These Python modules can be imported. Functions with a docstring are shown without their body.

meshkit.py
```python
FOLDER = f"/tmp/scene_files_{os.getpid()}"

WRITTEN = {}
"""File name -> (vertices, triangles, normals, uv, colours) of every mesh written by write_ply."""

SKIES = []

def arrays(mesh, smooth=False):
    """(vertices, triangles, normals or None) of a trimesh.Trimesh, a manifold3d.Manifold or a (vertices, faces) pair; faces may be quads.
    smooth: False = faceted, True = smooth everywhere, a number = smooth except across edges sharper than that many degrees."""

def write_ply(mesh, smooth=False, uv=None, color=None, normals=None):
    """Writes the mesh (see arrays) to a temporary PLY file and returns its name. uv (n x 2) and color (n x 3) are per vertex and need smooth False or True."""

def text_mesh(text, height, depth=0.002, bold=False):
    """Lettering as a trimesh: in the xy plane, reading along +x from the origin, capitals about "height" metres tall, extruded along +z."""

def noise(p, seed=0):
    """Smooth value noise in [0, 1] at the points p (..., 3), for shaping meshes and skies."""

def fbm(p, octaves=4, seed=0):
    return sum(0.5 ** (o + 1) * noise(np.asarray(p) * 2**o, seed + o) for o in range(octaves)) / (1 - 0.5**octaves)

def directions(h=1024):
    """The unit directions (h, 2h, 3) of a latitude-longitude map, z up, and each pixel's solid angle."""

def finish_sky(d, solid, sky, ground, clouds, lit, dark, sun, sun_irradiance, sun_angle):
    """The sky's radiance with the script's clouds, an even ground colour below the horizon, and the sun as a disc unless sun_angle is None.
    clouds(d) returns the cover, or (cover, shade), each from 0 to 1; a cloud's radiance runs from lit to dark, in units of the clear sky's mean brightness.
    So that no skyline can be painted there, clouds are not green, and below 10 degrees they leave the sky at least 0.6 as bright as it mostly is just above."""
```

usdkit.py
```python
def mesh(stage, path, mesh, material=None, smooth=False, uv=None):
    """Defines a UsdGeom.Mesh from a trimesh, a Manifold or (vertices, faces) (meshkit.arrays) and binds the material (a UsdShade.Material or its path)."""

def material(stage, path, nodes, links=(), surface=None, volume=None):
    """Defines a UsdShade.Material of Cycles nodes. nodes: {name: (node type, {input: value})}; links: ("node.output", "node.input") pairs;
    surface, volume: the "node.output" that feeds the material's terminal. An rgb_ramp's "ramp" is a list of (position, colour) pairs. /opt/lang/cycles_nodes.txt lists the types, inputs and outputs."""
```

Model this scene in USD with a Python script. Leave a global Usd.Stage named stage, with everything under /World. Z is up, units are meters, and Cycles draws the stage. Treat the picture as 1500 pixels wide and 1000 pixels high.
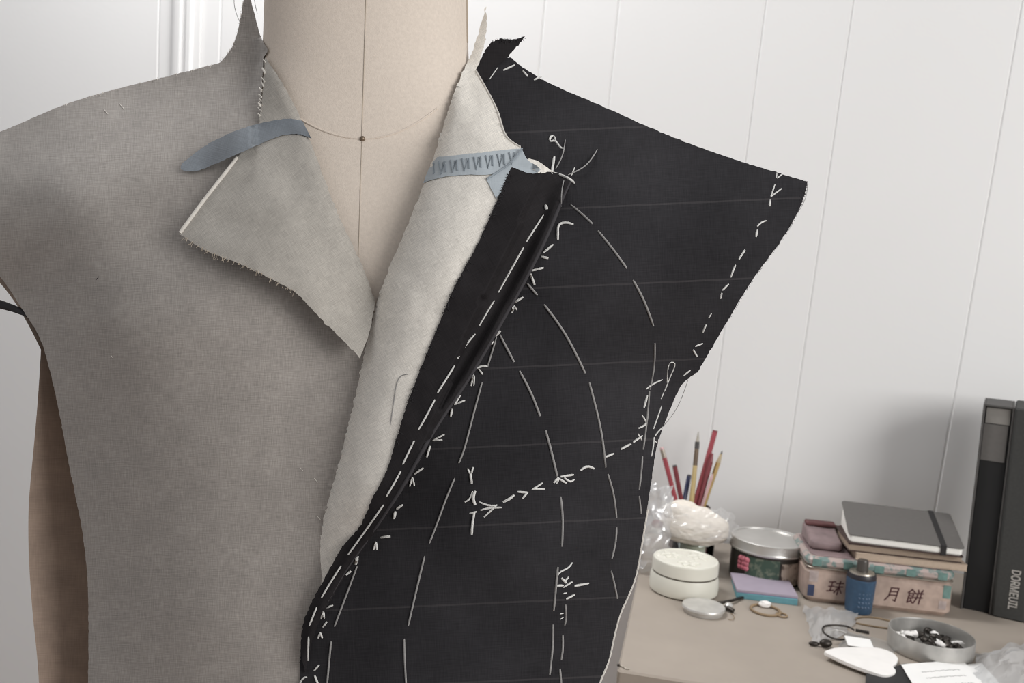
import math, random
import numpy as np, trimesh, shapely.geometry as sg
from scipy.interpolate import RBFInterpolator, CubicSpline, PchipInterpolator
from scipy.spatial import Delaunay
from pxr import Usd, UsdGeom, UsdLux, UsdShade, Gf, Sdf, Vt
import usdkit, meshkit

stage = Usd.Stage.CreateInMemory()
UsdGeom.SetStageUpAxis(stage, 'Z'); UsdGeom.SetStageMetersPerUnit(stage, 1.0)
UsdGeom.Xform.Define(stage, '/World'); UsdGeom.Scope.Define(stage, '/World/Looks')
rng = np.random.default_rng(7); random.seed(7)
A = np.array

# ------------------------------------------------------------------ camera
FPX = 1350.0
PSI, PIT, ROL = map(math.radians, (11.3, 4.5, 4.3))
CAM = A([0, 0, 1.135])
UPZ = A([0, 0, 1.0])
FH = A([-math.sin(PSI), math.cos(PSI), 0]); R0 = A([math.cos(PSI), math.sin(PSI), 0])
FW = math.cos(PIT) * FH - math.sin(PIT) * UPZ; U0 = math.sin(PIT) * FH + math.cos(PIT) * UPZ
RT = math.cos(ROL) * R0 + math.sin(ROL) * U0; UP = math.cos(ROL) * U0 - math.sin(ROL) * R0
cam = UsdGeom.Camera.Define(stage, '/World/camera')
m4 = Gf.Matrix4d(*[float(x) for row in (list(RT) + [0], list(UP) + [0], list(-FW) + [0], list(CAM) + [1]) for x in row])
UsdGeom.Xformable(cam).AddTransformOp().Set(m4)
cam.CreateHorizontalApertureAttr(36.0); cam.CreateVerticalApertureAttr(24.0); cam.CreateFocalLengthAttr(32.4)
cam.CreateClippingRangeAttr(Gf.Vec2f(0.02, 100)); cam.CreateFStopAttr(18.0); cam.CreateFocusDistanceAttr(0.52)
cam.CreateExposureAttr(0.0)

# ------------------------------------------------------------------ light
def aim(prim, pos, target):
    pos, target = A(pos, float), A(target, float); z = pos - target; z /= np.linalg.norm(z)
    x = np.cross(UPZ, z); x = x / np.linalg.norm(x) if np.linalg.norm(x) > 1e-6 else A([1., 0, 0]); y = np.cross(z, x)
    UsdGeom.Xformable(prim).AddTransformOp().Set(Gf.Matrix4d(*[float(q) for row in (list(x) + [0], list(y) + [0], list(z) + [0], list(pos) + [1]) for q in row]))
def rect(name, pos, target, w, h, power, color):
    l = UsdLux.RectLight.Define(stage, '/World/' + name); l.CreateWidthAttr(w); l.CreateHeightAttr(h)
    l.CreateIntensityAttr(power); l.CreateColorAttr(Gf.Vec3f(*color)); aim(l, pos, target)
rect('window_light', (1.66, -0.42, 1.58), (0.0, 0.72, 1.15), 1.2, 1.0, 8.6, (1.0, 0.985, 0.97))
rect('added_wall_light', (-0.62, 1.10, 2.2), (-0.62, 1.25, 1.2), 0.5, 0.28, 34.0, (0.99, 0.99, 1.0))  # added lamp out of view, brightens the wall behind the neck
dome = UsdLux.DomeLight.Define(stage, '/World/sky'); dome.CreateIntensityAttr(0.145); dome.CreateColorAttr(Gf.Vec3f(0.98, 0.98, 1.0))

# ------------------------------------------------------------------ placing helpers
def ray(px, py): return FW + (px - 750) / FPX * RT - (py - 500) / FPX * UP
def P(px, py, Z):
    px, py, Z = np.broadcast_arrays(*map(lambda q: A(q, float), (px, py, Z)))
    return CAM + Z[..., None] * (FW + ((px - 750) / FPX)[..., None] * RT - ((py - 500) / FPX)[..., None] * UP)
TZ = 0.75
def T(px, py, z=TZ):
    d = ray(px, py); return CAM + d * ((z - CAM[2]) / d[2])
LEAN = math.radians(5.0); WY = 1.405
ES = A([0.030, -math.sin(LEAN), math.cos(LEAN)]); ES = ES / np.linalg.norm(ES); EN = A([0, -math.cos(LEAN), -math.sin(LEAN)]); WB = A([0, WY, TZ])
def W(px, py):
    d = ray(px, py); t = np.dot(WB - CAM, EN) / np.dot(d, EN); return CAM + d * t
def under(px, py, r):
    d = ray(px, py) * A([1, 1, 0]); return T(px, py) + d / np.linalg.norm(d) * r
def depth(p): return float(np.dot(p - CAM, FW))
def lin(c): c = A(c, float) / 255; return tuple(np.where(c <= 0.04045, c / 12.92, ((c + 0.055) / 1.055) ** 2.4))

# ------------------------------------------------------------------ materials
def plain(name, rgb, rough=0.6, metal=0.0, var=0.12, scale=60, bump=0.0, bscale=400, spec=0.5, sheen=0.0):
    c = A(lin(rgb)); a, b = tuple(c * (1 - var)), tuple(np.minimum(c * (1 + var), 1))
    nodes = {'tc': ('texture_coordinate', {}), 'n': ('noise_texture', {'scale': scale, 'detail': 4.0}), 'r': ('rgb_ramp', {'ramp': [(0.3, a), (0.7, b)]}),
             'p': ('principled_bsdf', {'roughness': rough, 'metallic': metal, 'specular_ior_level': spec, 'sheen_weight': sheen})}
    links = [('tc.object', 'n.vector'), ('n.fac', 'r.fac'), ('r.color', 'p.base_color')]
    if bump:
        nodes['n2'] = ('noise_texture', {'scale': bscale, 'detail': 3.0}); nodes['b'] = ('bump', {'strength': bump, 'distance': 0.001})
        links += [('tc.object', 'n2.vector'), ('n2.fac', 'b.height'), ('b.normal', 'p.normal')]
    return usdkit.material(stage, '/World/Looks/' + name, nodes, links, 'p.BSDF')

def fabric(name, rgb, rough=0.9, slub=0.5, var=0.25, check=None, sheen=0.15, freq=1.0, bump=0.25, blotch=60.0):
    """woven cloth: slubby weft and warp from stretched noise over the cloth's own uv (metres)"""
    c = A(lin(rgb))
    nodes = {'uv': ('uvmap', {'attribute': 'st'}), 'm1': ('mapping', {'scale': (110 * freq, 1700 * freq, 1)}), 'm2': ('mapping', {'scale': (1700 * freq, 110 * freq, 1)}),
             'n1': ('noise_texture', {'scale': 1.0, 'detail': 2.0}), 'n2': ('noise_texture', {'scale': 1.0, 'detail': 2.0}), 'n3': ('noise_texture', {'scale': blotch, 'detail': 3.0}),
             'a': ('math', {'math_type': 'add'}), 'h': ('math', {'math_type': 'multiply', 'value2': 0.5}), 'b3': ('mix_float', {'fac': 1 - slub}),
             'r': ('rgb_ramp', {'ramp': [(0.34, tuple(c * (1 - var))), (0.5, tuple(c)), (0.66, tuple(np.minimum(c * (1 + var * 1.15), 1)))]}),
             'bp': ('bump', {'strength': bump, 'distance': 0.0006}), 'p': ('principled_bsdf', {'roughness': rough, 'specular_ior_level': 0.15 if sheen else 0.02, 'sheen_weight': sheen, 'sheen_roughness': 0.5})}
    links = [('uv.UV', 'm1.vector'), ('uv.UV', 'm2.vector'), ('m1.vector', 'n1.vector'), ('m2.vector', 'n2.vector'), ('uv.UV', 'n3.vector'), ('n1.fac', 'a.value1'), ('n2.fac', 'a.value2'),
             ('a.value', 'h.value1'), ('h.value', 'b3.a'), ('n3.fac', 'b3.b'), ('b3.result', 'r.fac'), ('h.value', 'bp.height'), ('bp.normal', 'p.normal')]
    out = 'r.color'
    if check:                                        # woven window-pane check: thin pale threads
        cx, cy, col, amount = check
        nodes |= {'sx': ('separate_xyz', {}), 'fx': ('math', {'math_type': 'multiply', 'value2': 1 / cx}), 'fy': ('math', {'math_type': 'multiply', 'value2': 1 / cy}),
                  'wx': ('math', {'math_type': 'fraction'}), 'wy': ('math', {'math_type': 'fraction'}), 'lx': ('math', {'math_type': 'less_than', 'value2': 0.0009 / cx}),
                  'ly': ('math', {'math_type': 'less_than', 'value2': 0.0010 / cy}), 'mx': ('math', {'math_type': 'multiply', 'value2': 0.12}), 'mm': ('math', {'math_type': 'maximum'}),
                  'am': ('math', {'math_type': 'multiply', 'value2': amount}), 'mix': ('mix_color', {'b': lin(col)})}
        links += [('uv.UV', 'sx.vector'), ('sx.x', 'fx.value1'), ('sx.y', 'fy.value1'), ('fx.value', 'wx.value1'), ('fy.value', 'wy.value1'), ('wx.value', 'lx.value1'), ('wy.value', 'ly.value1'),
                  ('lx.value', 'mx.value1'), ('mx.value', 'mm.value1'), ('ly.value', 'mm.value2'), ('mm.value', 'am.value1'), ('am.value', 'mix.fac'), ('r.color', 'mix.a')]
        out = 'mix.result'
    return usdkit.material(stage, '/World/Looks/' + name, nodes, links + [(out, 'p.base_color')], 'p.BSDF')

def film(name, rgb=(235, 235, 235), clear=0.72, rough=0.12, gl=0.5):
    return usdkit.material(stage, '/World/Looks/' + name, {'t': ('transparent_bsdf', {'color': (0.97, 0.97, 0.97)}), 'g': ('glossy_bsdf', {'roughness': rough, 'color': (0.9, 0.9, 0.9)}),
        'd': ('translucent_bsdf', {'color': lin(rgb)}), 'd2': ('diffuse_bsdf', {'color': lin(rgb)}), 'm0': ('mix_closure', {'fac': 0.6}), 'm1': ('mix_closure', {'fac': gl}), 'm2': ('mix_closure', {'fac': clear})},
        [('d.BSDF', 'm0.closure1'), ('d2.BSDF', 'm0.closure2'), ('m0.closure', 'm1.closure1'), ('g.BSDF', 'm1.closure2'), ('m1.closure', 'm2.closure1'), ('t.BSDF', 'm2.closure2')], 'm2.closure')

M = {
 'wall': plain('wall_paint', (233, 233, 232), 0.6, var=0.012, scale=3, bump=0.10, bscale=220, spec=0.3),
 'floor': plain('floor_wood', (120, 95, 75), 0.5),
 'table': plain('table_cover', (160, 150, 139), 0.6, var=0.05, scale=14, bump=0.1, bscale=300, spec=0.3),
 'apron': plain('table_apron', (170, 152, 138), 0.7, var=0.05),
 'linen': plain('dress_form_linen', (214, 202, 189), 0.85, var=0.05, scale=500, bump=0.2, bscale=1400, spec=0.2),
 'seam': plain('seam_thread', (176, 164, 148), 0.9), 'steel_dull': plain('dull_pin', (120, 105, 90), 0.45, 0.6),
 'canvas': fabric('hair_canvas', (155, 149, 143), slub=0.8, var=0.26, freq=1.5, bump=0.15), 'canvas_pale': fabric('hair_canvas_pale', (220, 215, 206), slub=0.8, var=0.22, freq=1.5, bump=0.15),
 'canvas_lapel': fabric('hair_canvas_lapel', (168, 163, 155), slub=0.8, var=0.22, freq=1.5, bump=0.15), 'brown': fabric('brown_lining', (180, 160, 145), var=0.2), 'wool': fabric('charcoal_wool', (47, 46, 48), slub=0.5, var=0.34, blotch=16.0, check=(0.060, 0.0435, (130, 124, 124), 0.085), sheen=0.0),
 'wool_edge': fabric('charcoal_wool_edge', (42, 40, 41), slub=0.6, var=0.22, sheen=0.0),
 'tape': fabric('blue_tape', (120, 126, 132), slub=0.5, var=0.2), 'tape_pale': fabric('pale_blue_tape', (172, 180, 185), slub=0.5, var=0.08),
 'zig': plain('tape_thread', (132, 140, 146), 0.9), 'thread': plain('white_thread', (214, 213, 209), 0.8, var=0.1, scale=900, bump=0.5, bscale=3000), 'thread_grey': plain('grey_thread', (140, 138, 136), 0.85, var=0.15, scale=900),
 'thread_dark': plain('dark_thread', (40, 38, 40), 0.9), 'selvedge': plain('pale_selvedge', (205, 200, 192), 0.9, var=0.1, scale=500),
 'stand': plain('stand_iron', (40, 38, 36), 0.4, 0.6),
 'cream': plain('cream_enamel', (218, 216, 204), 0.35, var=0.03, scale=40), 'cream_gap': plain('rim_dark_metal', (88, 82, 72), 0.5, 0.5),
 'tin': plain('tin_metal', (206, 204, 200), 0.36, 0.8, var=0.08, scale=30), 'tin_dark': plain('worn_tin_metal', (184, 182, 178), 0.42, 0.7, var=0.15, scale=60),
 'green': plain('green_print', (62, 84, 70), 0.4, var=0.45, scale=90), 'print_cream': plain('cream_print', (166, 152, 138), 0.4, var=0.35, scale=130), 'print_dark': plain('dark_print', (44, 40, 36), 0.4, var=0.4, scale=90), 'pink_print': plain('pink_flower_print', (178, 98, 110), 0.45, var=0.3, scale=220),
 'lavender': plain('lavender_paper', (158, 148, 161), 0.8, var=0.04), 'teal': plain('teal_paper', (96, 146, 156), 0.8, var=0.08, scale=200), 'violet_edge': plain('violet_paper', (112, 84, 124), 0.8),
 'tea_pink': plain('pink_tan_lacquer', (176, 156, 144), 0.45, var=0.2, scale=70), 'tea_teal': plain('teal_print', (100, 130, 124), 0.45, var=0.25, scale=110), 'tea_pale': plain('pale_pink_print', (172, 158, 154), 0.45, var=0.2, scale=120),
 'tea_blue': plain('navy_print', (52, 62, 92), 0.45, var=0.2), 'ink_red': plain('brush_ink', (74, 36, 40), 0.6), 'maroon': plain('maroon_lid_edge', (88, 52, 52), 0.7, var=0.25, scale=120), 'mauve': plain('mauve_lid', (130, 112, 112), 0.6, var=0.2, scale=60),
 'paper_tan': plain('tan_page_edge', (184, 166, 148), 0.85, var=0.06, scale=300), 'paper_brown': plain('brown_page_edge', (150, 134, 118), 0.85, var=0.08, scale=300), 'cover_brown': plain('dark_brown_cover', (66, 50, 46), 0.7),
 'pages': plain('white_page_edge', (236, 234, 228), 0.8, var=0.03, scale=500), 'charcoal': plain('charcoal_cover', (92, 89, 86), 0.6, var=0.06, scale=300), 'black': plain('black_card', (22, 21, 21), 0.7), 'elastic': plain('black_elastic', (34, 32, 32), 0.8),
 'box_black': plain('black_box_cloth', (14, 14, 14), 0.75, var=0.1), 'box_grey': plain('grey_box_cloth', (74, 72, 70), 0.75, var=0.1, scale=300), 'label_grey': plain('grey_label', (128, 125, 120), 0.8), 'book_cloth': plain('dark_green_grey_book_cloth', (54, 54, 52), 0.8, var=0.12, scale=400, bump=0.3, bscale=1500), 'silver_foil': plain('silver_foil', (168, 164, 158), 0.5, 0.0),
 'blue': plain('blue_plastic', (52, 78, 103), 0.4, var=0.14, scale=260), 'blue_spot': plain('pale_blue_print', (78, 98, 122), 0.5), 'cap': plain('grey_cap', (78, 74, 70), 0.35, 0.3), 'cap_dark': plain('dark_collar', (40, 38, 44), 0.4), 'cap_rim': plain('metal_rim', (178, 170, 158), 0.35, 0.8),
 'ring': plain('tan_rubber', (138, 118, 92), 0.7), 'white': plain('white_chalk', (232, 229, 225), 0.8, var=0.03), 'steel': plain('steel', (205, 203, 199), 0.38, 0.6, var=0.1, scale=90), 'iron': plain('blackened_steel', (62, 58, 54), 0.4, 0.8),
 'pouch': plain('black_leather', (30, 29, 30), 0.6, var=0.1, bump=0.3, bscale=500), 'paper': plain('white_paper', (236, 235, 232), 0.85, var=0.015), 'pencil_ink': plain('pencil_writing', (168, 166, 166), 0.9),
 'red': plain('red_lacquer', (156, 72, 80), 0.4, var=0.08), 'red_dark': plain('dark_red_lacquer', (122, 56, 62), 0.4, var=0.1), 'rose': plain('rose_lacquer', (196, 164, 164), 0.4), 'yellow': plain('ochre_lacquer', (188, 168, 120), 0.4, var=0.06), 'gold': plain('gold_lacquer', (176, 148, 92), 0.4, var=0.1), 'navy': plain('navy_lacquer', (54, 60, 92), 0.4), 'wood': plain('bare_wood', (176, 160, 130), 0.7), 'graphite': plain('graphite', (72, 70, 70), 0.5), 'bristle': plain('grey_bristle', (168, 162, 152), 0.8),
 'puff': plain('ivory_cotton', (222, 214, 202), 0.85, var=0.05, scale=30, bump=0.25, bscale=160), 'cup': plain('dark_cup', (112, 106, 104), 0.4),
 'film': film('clear_film', clear=0.74, rough=0.22, gl=0.3), 'film_bag': film('plastic_bag_film', (226, 227, 228), 0.42, 0.2, 0.3), 'film_zip': film('zip_bag_film', (222, 223, 221), 0.55, 0.15, 0.35),
}
def two_tone(name, a, b, scale, rough=0.45):
    return usdkit.material(stage, '/World/Looks/' + name, {'tc': ('texture_coordinate', {}), 'n': ('noise_texture', {'scale': scale, 'detail': 4.0, 'roughness': 0.6}), 'r': ('rgb_ramp', {'ramp': [(0.40, lin(a)), (0.5, lin(a)), (0.58, lin(b)), (0.68, lin(b))]}), 'p': ('principled_bsdf', {'roughness': rough})},
                           [('tc.object', 'n.vector'), ('n.fac', 'r.fac'), ('r.color', 'p.base_color')], 'p.BSDF')
M['tea_mottle'] = two_tone('mottled_lid_print', (172, 156, 150), (112, 132, 128), 75)
M['print_leaf'] = two_tone('leafy_print', (58, 78, 66), (104, 112, 96), 95)
M['print_scene'] = two_tone('cream_scene_print', (176, 162, 148), (84, 68, 62), 60)
M['glass'] = usdkit.material(stage, '/World/Looks/jar_glass', {'t': ('transparent_bsdf', {'color': (0.86, 0.9, 0.88)}), 'g': ('glossy_bsdf', {'roughness': 0.05}), 'f': ('fresnel', {'IOR': 1.5}), 'm': ('mix_closure', {})},
                             [('f.fac', 'm.fac'), ('t.BSDF', 'm.closure1'), ('g.BSDF', 'm.closure2')], 'm.closure')

# ------------------------------------------------------------------ scene-graph helpers
LOC, USED = {}, {}
def numbered(parent, name):
    k = USED.get((parent, name), 0); USED[(parent, name)] = k + 1
    return f'{parent}/{name}' if k == 0 else f'{parent}/{name}_{k:03d}'
def meta(p, label=None, cat=None, group=None, kind=None):
    for k, v in (('label', label), ('category', cat), ('group', group), ('kind', kind)):
        if v: p.SetCustomDataByKey(k, v)
def thing(name, label, cat, loc, group=None, kind=None):
    path = numbered('/World', name); x = UsdGeom.Xform.Define(stage, path); loc = A(loc, float)
    x.AddTranslateOp().Set(Gf.Vec3d(*map(float, loc))); LOC[path] = loc; meta(x.GetPrim(), label, cat, group, kind); return path
def obj(name, mesh, mat, parent='/World', smooth=30, label=None, uv=None, kind=None, cat=None, group=None):
    """mesh in world coordinates -> one Mesh prim below parent"""
    path = numbered(parent, name); loc = LOC.get(parent, np.zeros(3)); LOC[path] = loc
    v, f = (mesh.vertices, mesh.faces) if hasattr(mesh, 'vertices') else mesh
    g = usdkit.mesh(stage, path, (A(v, float) - loc, A(f)), M[mat], smooth, uv); meta(g.GetPrim(), label, cat, group, kind); return path
cat_ = trimesh.util.concatenate
def frame(origin, x, y, z): m = np.eye(4); m[:3, 0], m[:3, 1], m[:3, 2], m[:3, 3] = x, y, z, origin; return m
def put(mesh, m): mesh = mesh.copy(); mesh.apply_transform(m); return mesh
def rotz(a, o=(0, 0, 0)): c, s = math.cos(a), math.sin(a); return frame(A(o, float), A([c, s, 0]), A([-s, c, 0]), UPZ)
def lathe(prof, n=56):
    prof = A(prof, float); a = np.linspace(0, 2 * np.pi, n, endpoint=False); k = len(prof)
    v = np.stack([np.outer(np.cos(a), prof[:, 0]), np.outer(np.sin(a), prof[:, 0]), np.tile(prof[:, 1], (n, 1))], -1).reshape(-1, 3)
    i, j = np.meshgrid(np.arange(n), np.arange(k - 1), indexing='ij'); i2 = (i + 1) % n
    q = np.stack([i * k + j, i2 * k + j, i2 * k + j + 1, i * k + j + 1], -1).reshape(-1, 4)
    m = trimesh.Trimesh(v, np.vstack([q[:, :3], q[:, [0, 2, 3]]]), process=False); m.merge_vertices(); m.update_faces(m.nondegenerate_faces()); return m
def rbox(w, d, h, r=0.0015, z0=0.0):
    """box with rounded vertical corners and chamfered top and bottom, centred in xy, standing on z0"""
    r = min(r, w * .45, d * .45); c = min(r * .5, h * .3)
    p = sg.box(-w / 2 + r, -d / 2 + r, w / 2 - r, d / 2 - r); o = p.buffer(r, quad_segs=5); i = p.buffer(r - c, quad_segs=5) if r > c else p
    po, pi_ = A(o.exterior.coords)[:-1], A(i.exterior.coords)[:-1]
    if len(po) != len(pi_): pi_ = po * (1 - c / max(w, d))
    L = [np.c_[pi_, np.full(len(po), z0)], np.c_[po, np.full(len(po), z0 + c)], np.c_[po, np.full(len(po), z0 + h - c)], np.c_[pi_, np.full(len(po), z0 + h)]]
    return loft(L)
def loft(rings, caps=True):
    n, k = len(rings[0]), len(rings); v = np.vstack(rings); f = []
    for j in range(k - 1):
        for i in range(n):
            a, b = j * n + i, j * n + (i + 1) % n; f += [(a, b, b + n), (a, b + n, a + n)]
    if caps:
        v = np.vstack([v, rings[0].mean(0), rings[-1].mean(0)]); c0, c1 = n * k, n * k + 1
        for i in range(n): f += [(c0, (i + 1) % n, i), (c1, (k - 1) * n + i, (k - 1) * n + (i + 1) % n)]
    m = trimesh.Trimesh(v, f, process=False); m.fix_normals(); return m
def tube(pts, r, sides=6, taper=None):
    pts = A(pts, float); n = len(pts); t = np.gradient(pts, axis=0); t /= np.linalg.norm(t, axis=1)[:, None] + 1e-12
    ref = A([0.31, 0.2, 0.93]); rings = []
    rr = np.full(n, r) if np.ndim(r) == 0 else A(r)
    for p, d, q in zip(pts, t, rr):
        x = np.cross(d, ref); x /= np.linalg.norm(x) + 1e-12; y = np.cross(d, x); a = np.linspace(0, 2 * np.pi, sides, endpoint=False)
        rings.append(p + q * (np.outer(np.cos(a), x) + np.outer(np.sin(a), y)))
    return loft(rings)
def rod(a, b, r, sides=10): return tube(np.linspace(A(a, float), A(b, float), 2), r, sides)
def spline(pts, step=4.0, closed=False):
    pts = A(pts, float)
    if closed: pts = np.vstack([pts, pts[:1]])
    if len(pts) == 2: n = max(2, int(np.linalg.norm(pts[1] - pts[0]) / step) + 1); return np.linspace(pts[0], pts[1], n)
    t = np.r_[0, np.cumsum(np.sqrt(np.linalg.norm(np.diff(pts, axis=0), axis=1)))]; L = np.linalg.norm(np.diff(pts, axis=0), axis=1).sum()
    cs = CubicSpline(t, pts, bc_type='periodic' if closed else 'natural'); return cs(np.linspace(0, t[-1], max(len(pts), int(L / step) + 1)))
def segdist(x, y, line):
    """distance of the points to a polyline"""
    x, y, line = A(x, float), A(y, float), A(line, float); best = np.full(x.shape, 1e9)
    for (ax, ay), (bx, by) in zip(line[:-1], line[1:]):
        dx, dy = bx - ax, by - ay; t = np.clip(((x - ax) * dx + (y - ay) * dy) / (dx * dx + dy * dy + 1e-9), 0, 1)
        best = np.minimum(best, np.hypot(x - ax - t * dx, y - ay - t * dy))
    return best
def smooth01(t): t = np.clip(t, 0, 1); return t * t * (3 - 2 * t)

# ================================================================== the room
floor = thing('floor', 'plain brown wooden floor of the sewing room', 'floor', (0, 0, 0), kind='structure')
for k in range(30):
    obj('plank', put(rbox(0.118, 4.4, 0.02, 0.002), frame(A([-1.8 + k * 0.12, 0.0, -0.02]), A([1, 0, 0]), A([0, 1, 0]), UPZ)), 'floor', floor)
wall = thing('wall_back', 'white painted panelled wall with vertical grooves behind the work table', 'wall', (0, WY, 0), kind='structure')
gx = [W(773, 40)[0], W(862, 300)[0], W(1068, 300)[0], W(1191, 300)[0], W(1428, 300)[0]]
nar, wid = gx[1] - gx[0], gx[2] - gx[1]; nar2, wid2 = gx[3] - gx[2], gx[4] - gx[3]
edges = list(gx); e = gx[0]
for w_ in (wid, nar, wid, nar): e -= w_; edges.insert(0, e)
edges.insert(0, edges[0] - 1.3)
e = gx[-1]
for w_ in (nar2, wid2, nar2): e += w_; edges.append(e)
S0, S1 = -TZ / math.cos(LEAN), 1.7
def wallpt(x, s, n): return WB + A([x, 0, 0]) + s * ES + n * EN
def wall_prism(prof):
    """profile [(x, n)] in wall coordinates run up the whole wall"""
    return loft([A([wallpt(x, S0, n) for x, n in prof]), A([wallpt(x, S1, n) for x, n in prof])])
for a, b in zip(edges[:-1], edges[1:]):
    g, c = 0.00005, 0.0022
    obj('panel', wall_prism([(a + g, -0.010), (b - g, -0.010), (b - g, -0.0015), (b - g - c, 0.0), (a + g + c, 0.0), (a + g, -0.0015)]), 'wall', wall)
obj('backing', wall_prism([(edges[0], -0.02), (edges[-1], -0.02), (edges[-1], -0.0105), (edges[0], -0.0105)]), 'wall', wall)
t0, t1 = W(238, 60)[0], W(277, 60)[0]; tw = t1 - t0
tr = thing('trim_1', 'narrow white moulded strip running up the wall left of the dress form neck', 'trim', (0, WY, 0), kind='structure')
obj('moulding', wall_prism([(t0, 0.0005), (t0, 0.007), (t0 + tw * .12, 0.010), (t0 + tw * .3, 0.010), (t0 + tw * .36, 0.006), (t0 + tw * .5, 0.006), (t0 + tw * .56, 0.011), (t0 + tw * .7, 0.011), (t0 + tw * .78, 0.006), (t1, 0.005), (t1, 0.0005)]), 'wall', tr)

# ================================================================== dress form
ZAX = 0.615
ROWS = A([[-150, .062, .056, .056, 2.2], [0, .0665, .058, .058, 2.2], [70, .0672, .059, .060, 2.2], [110, .0690, .0600, .062, 2.2], [150, .0760, .0615, .067, 2.2], [190, .0900, .0630, .074, 2.2], [222, .1060, .0645, .082, 2.2], [236, .1130, .0655, .085, 2.2],
          [250, .121, .0690, .090, 2.2], [280, .137, .0780, .097, 2.2], [320, .149, .0880, .103, 2.2], [430, .158, .1030, .112, 2.2], [600, .156, .1080, .112, 2.2], [800, .142, .106, .106, 2.2], [1000, .132, .102, .102, 2.2], [1300, .146, .105, .112, 2.2], [1500, .155, .105, .120, 2.2]])
rowf = PchipInterpolator(ROWS[:, 0], ROWS[:, 1:])
def axis_x(y): return 539.0 - 0.012 * np.asarray(y, float)
def body_depth(px, py):
    """depth of the dress form's front seen at the chart position"""
    px, py = A(px, float), A(py, float); Z = np.full(np.broadcast(px, py).shape, 0.54)
    for _ in range(14):
        row = 500 + (py - 500) * Z / ZAX; a, fr, bk, n = np.moveaxis(rowf(np.clip(row, -150, 1500)), -1, 0)
        u = np.abs((px - 750) * Z - (axis_x(row) - 750) * ZAX) / FPX / a; Z = 0.5 * Z + 0.5 * (ZAX - fr * np.maximum(0, 1 - np.minimum(u, 1) ** n) ** (1 / n))
    return np.where(u < 1, Z, 9.0)
th = np.linspace(0, 2 * np.pi, 120, endpoint=False)
def ring_at(y, grow=0.0):
    a, fr, bk, n = rowf(y); c, s = np.cos(th), np.sin(th)
    X = (a + grow) * np.sign(c) * np.abs(c) ** (2 / n); Y = np.where(s < 0, fr + grow, bk + grow) * np.sign(s) * np.abs(s) ** (2 / n)
    return P(axis_x(y), y, ZAX) + X[:, None] * RT + Y[:, None] * FW
form = thing('dress_form', 'cream linen dress form with a seamed neck, wearing the half-made jacket', 'dress form', P(axis_x(1500), 1500, ZAX) * A([1, 1, 0]))
ys = np.r_[np.arange(-150, 120, 15), np.arange(120, 260, 6), np.arange(260, 1501, 20)]
torso = obj('torso', loft([ring_at(y) for y in ys]), 'linen', form, smooth=50)
top = ring_at(-150); tc = top.mean(0)
obj('neck_cap', put(lathe([(0, .016), (.03, .014), (.058, .004), (.062, 0), (.058, -.003), (0, -.003)]), frame(tc + A([0, 0, .0]), R0, FH, UPZ)), 'linen', form, label='domed cap closing the neck')
def on_body(px, py, off=0.0006): return P(px, py, body_depth(px, py) - off)
sy = np.arange(-140, 204, 6.0); obj('front_seam', tube(on_body(536 - .03 * sy, sy, 0.0002), 0.0002, 6), 'seam', torso, label='vertical stitched seam down the neck')
sy = np.arange(206, 520, 6.0); obj('front_seam', tube(on_body(530 - .03 * (sy - 206), sy, 0.0001), 0.00016, 6), 'seam', torso, label='faint centre seam down the chest')
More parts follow.
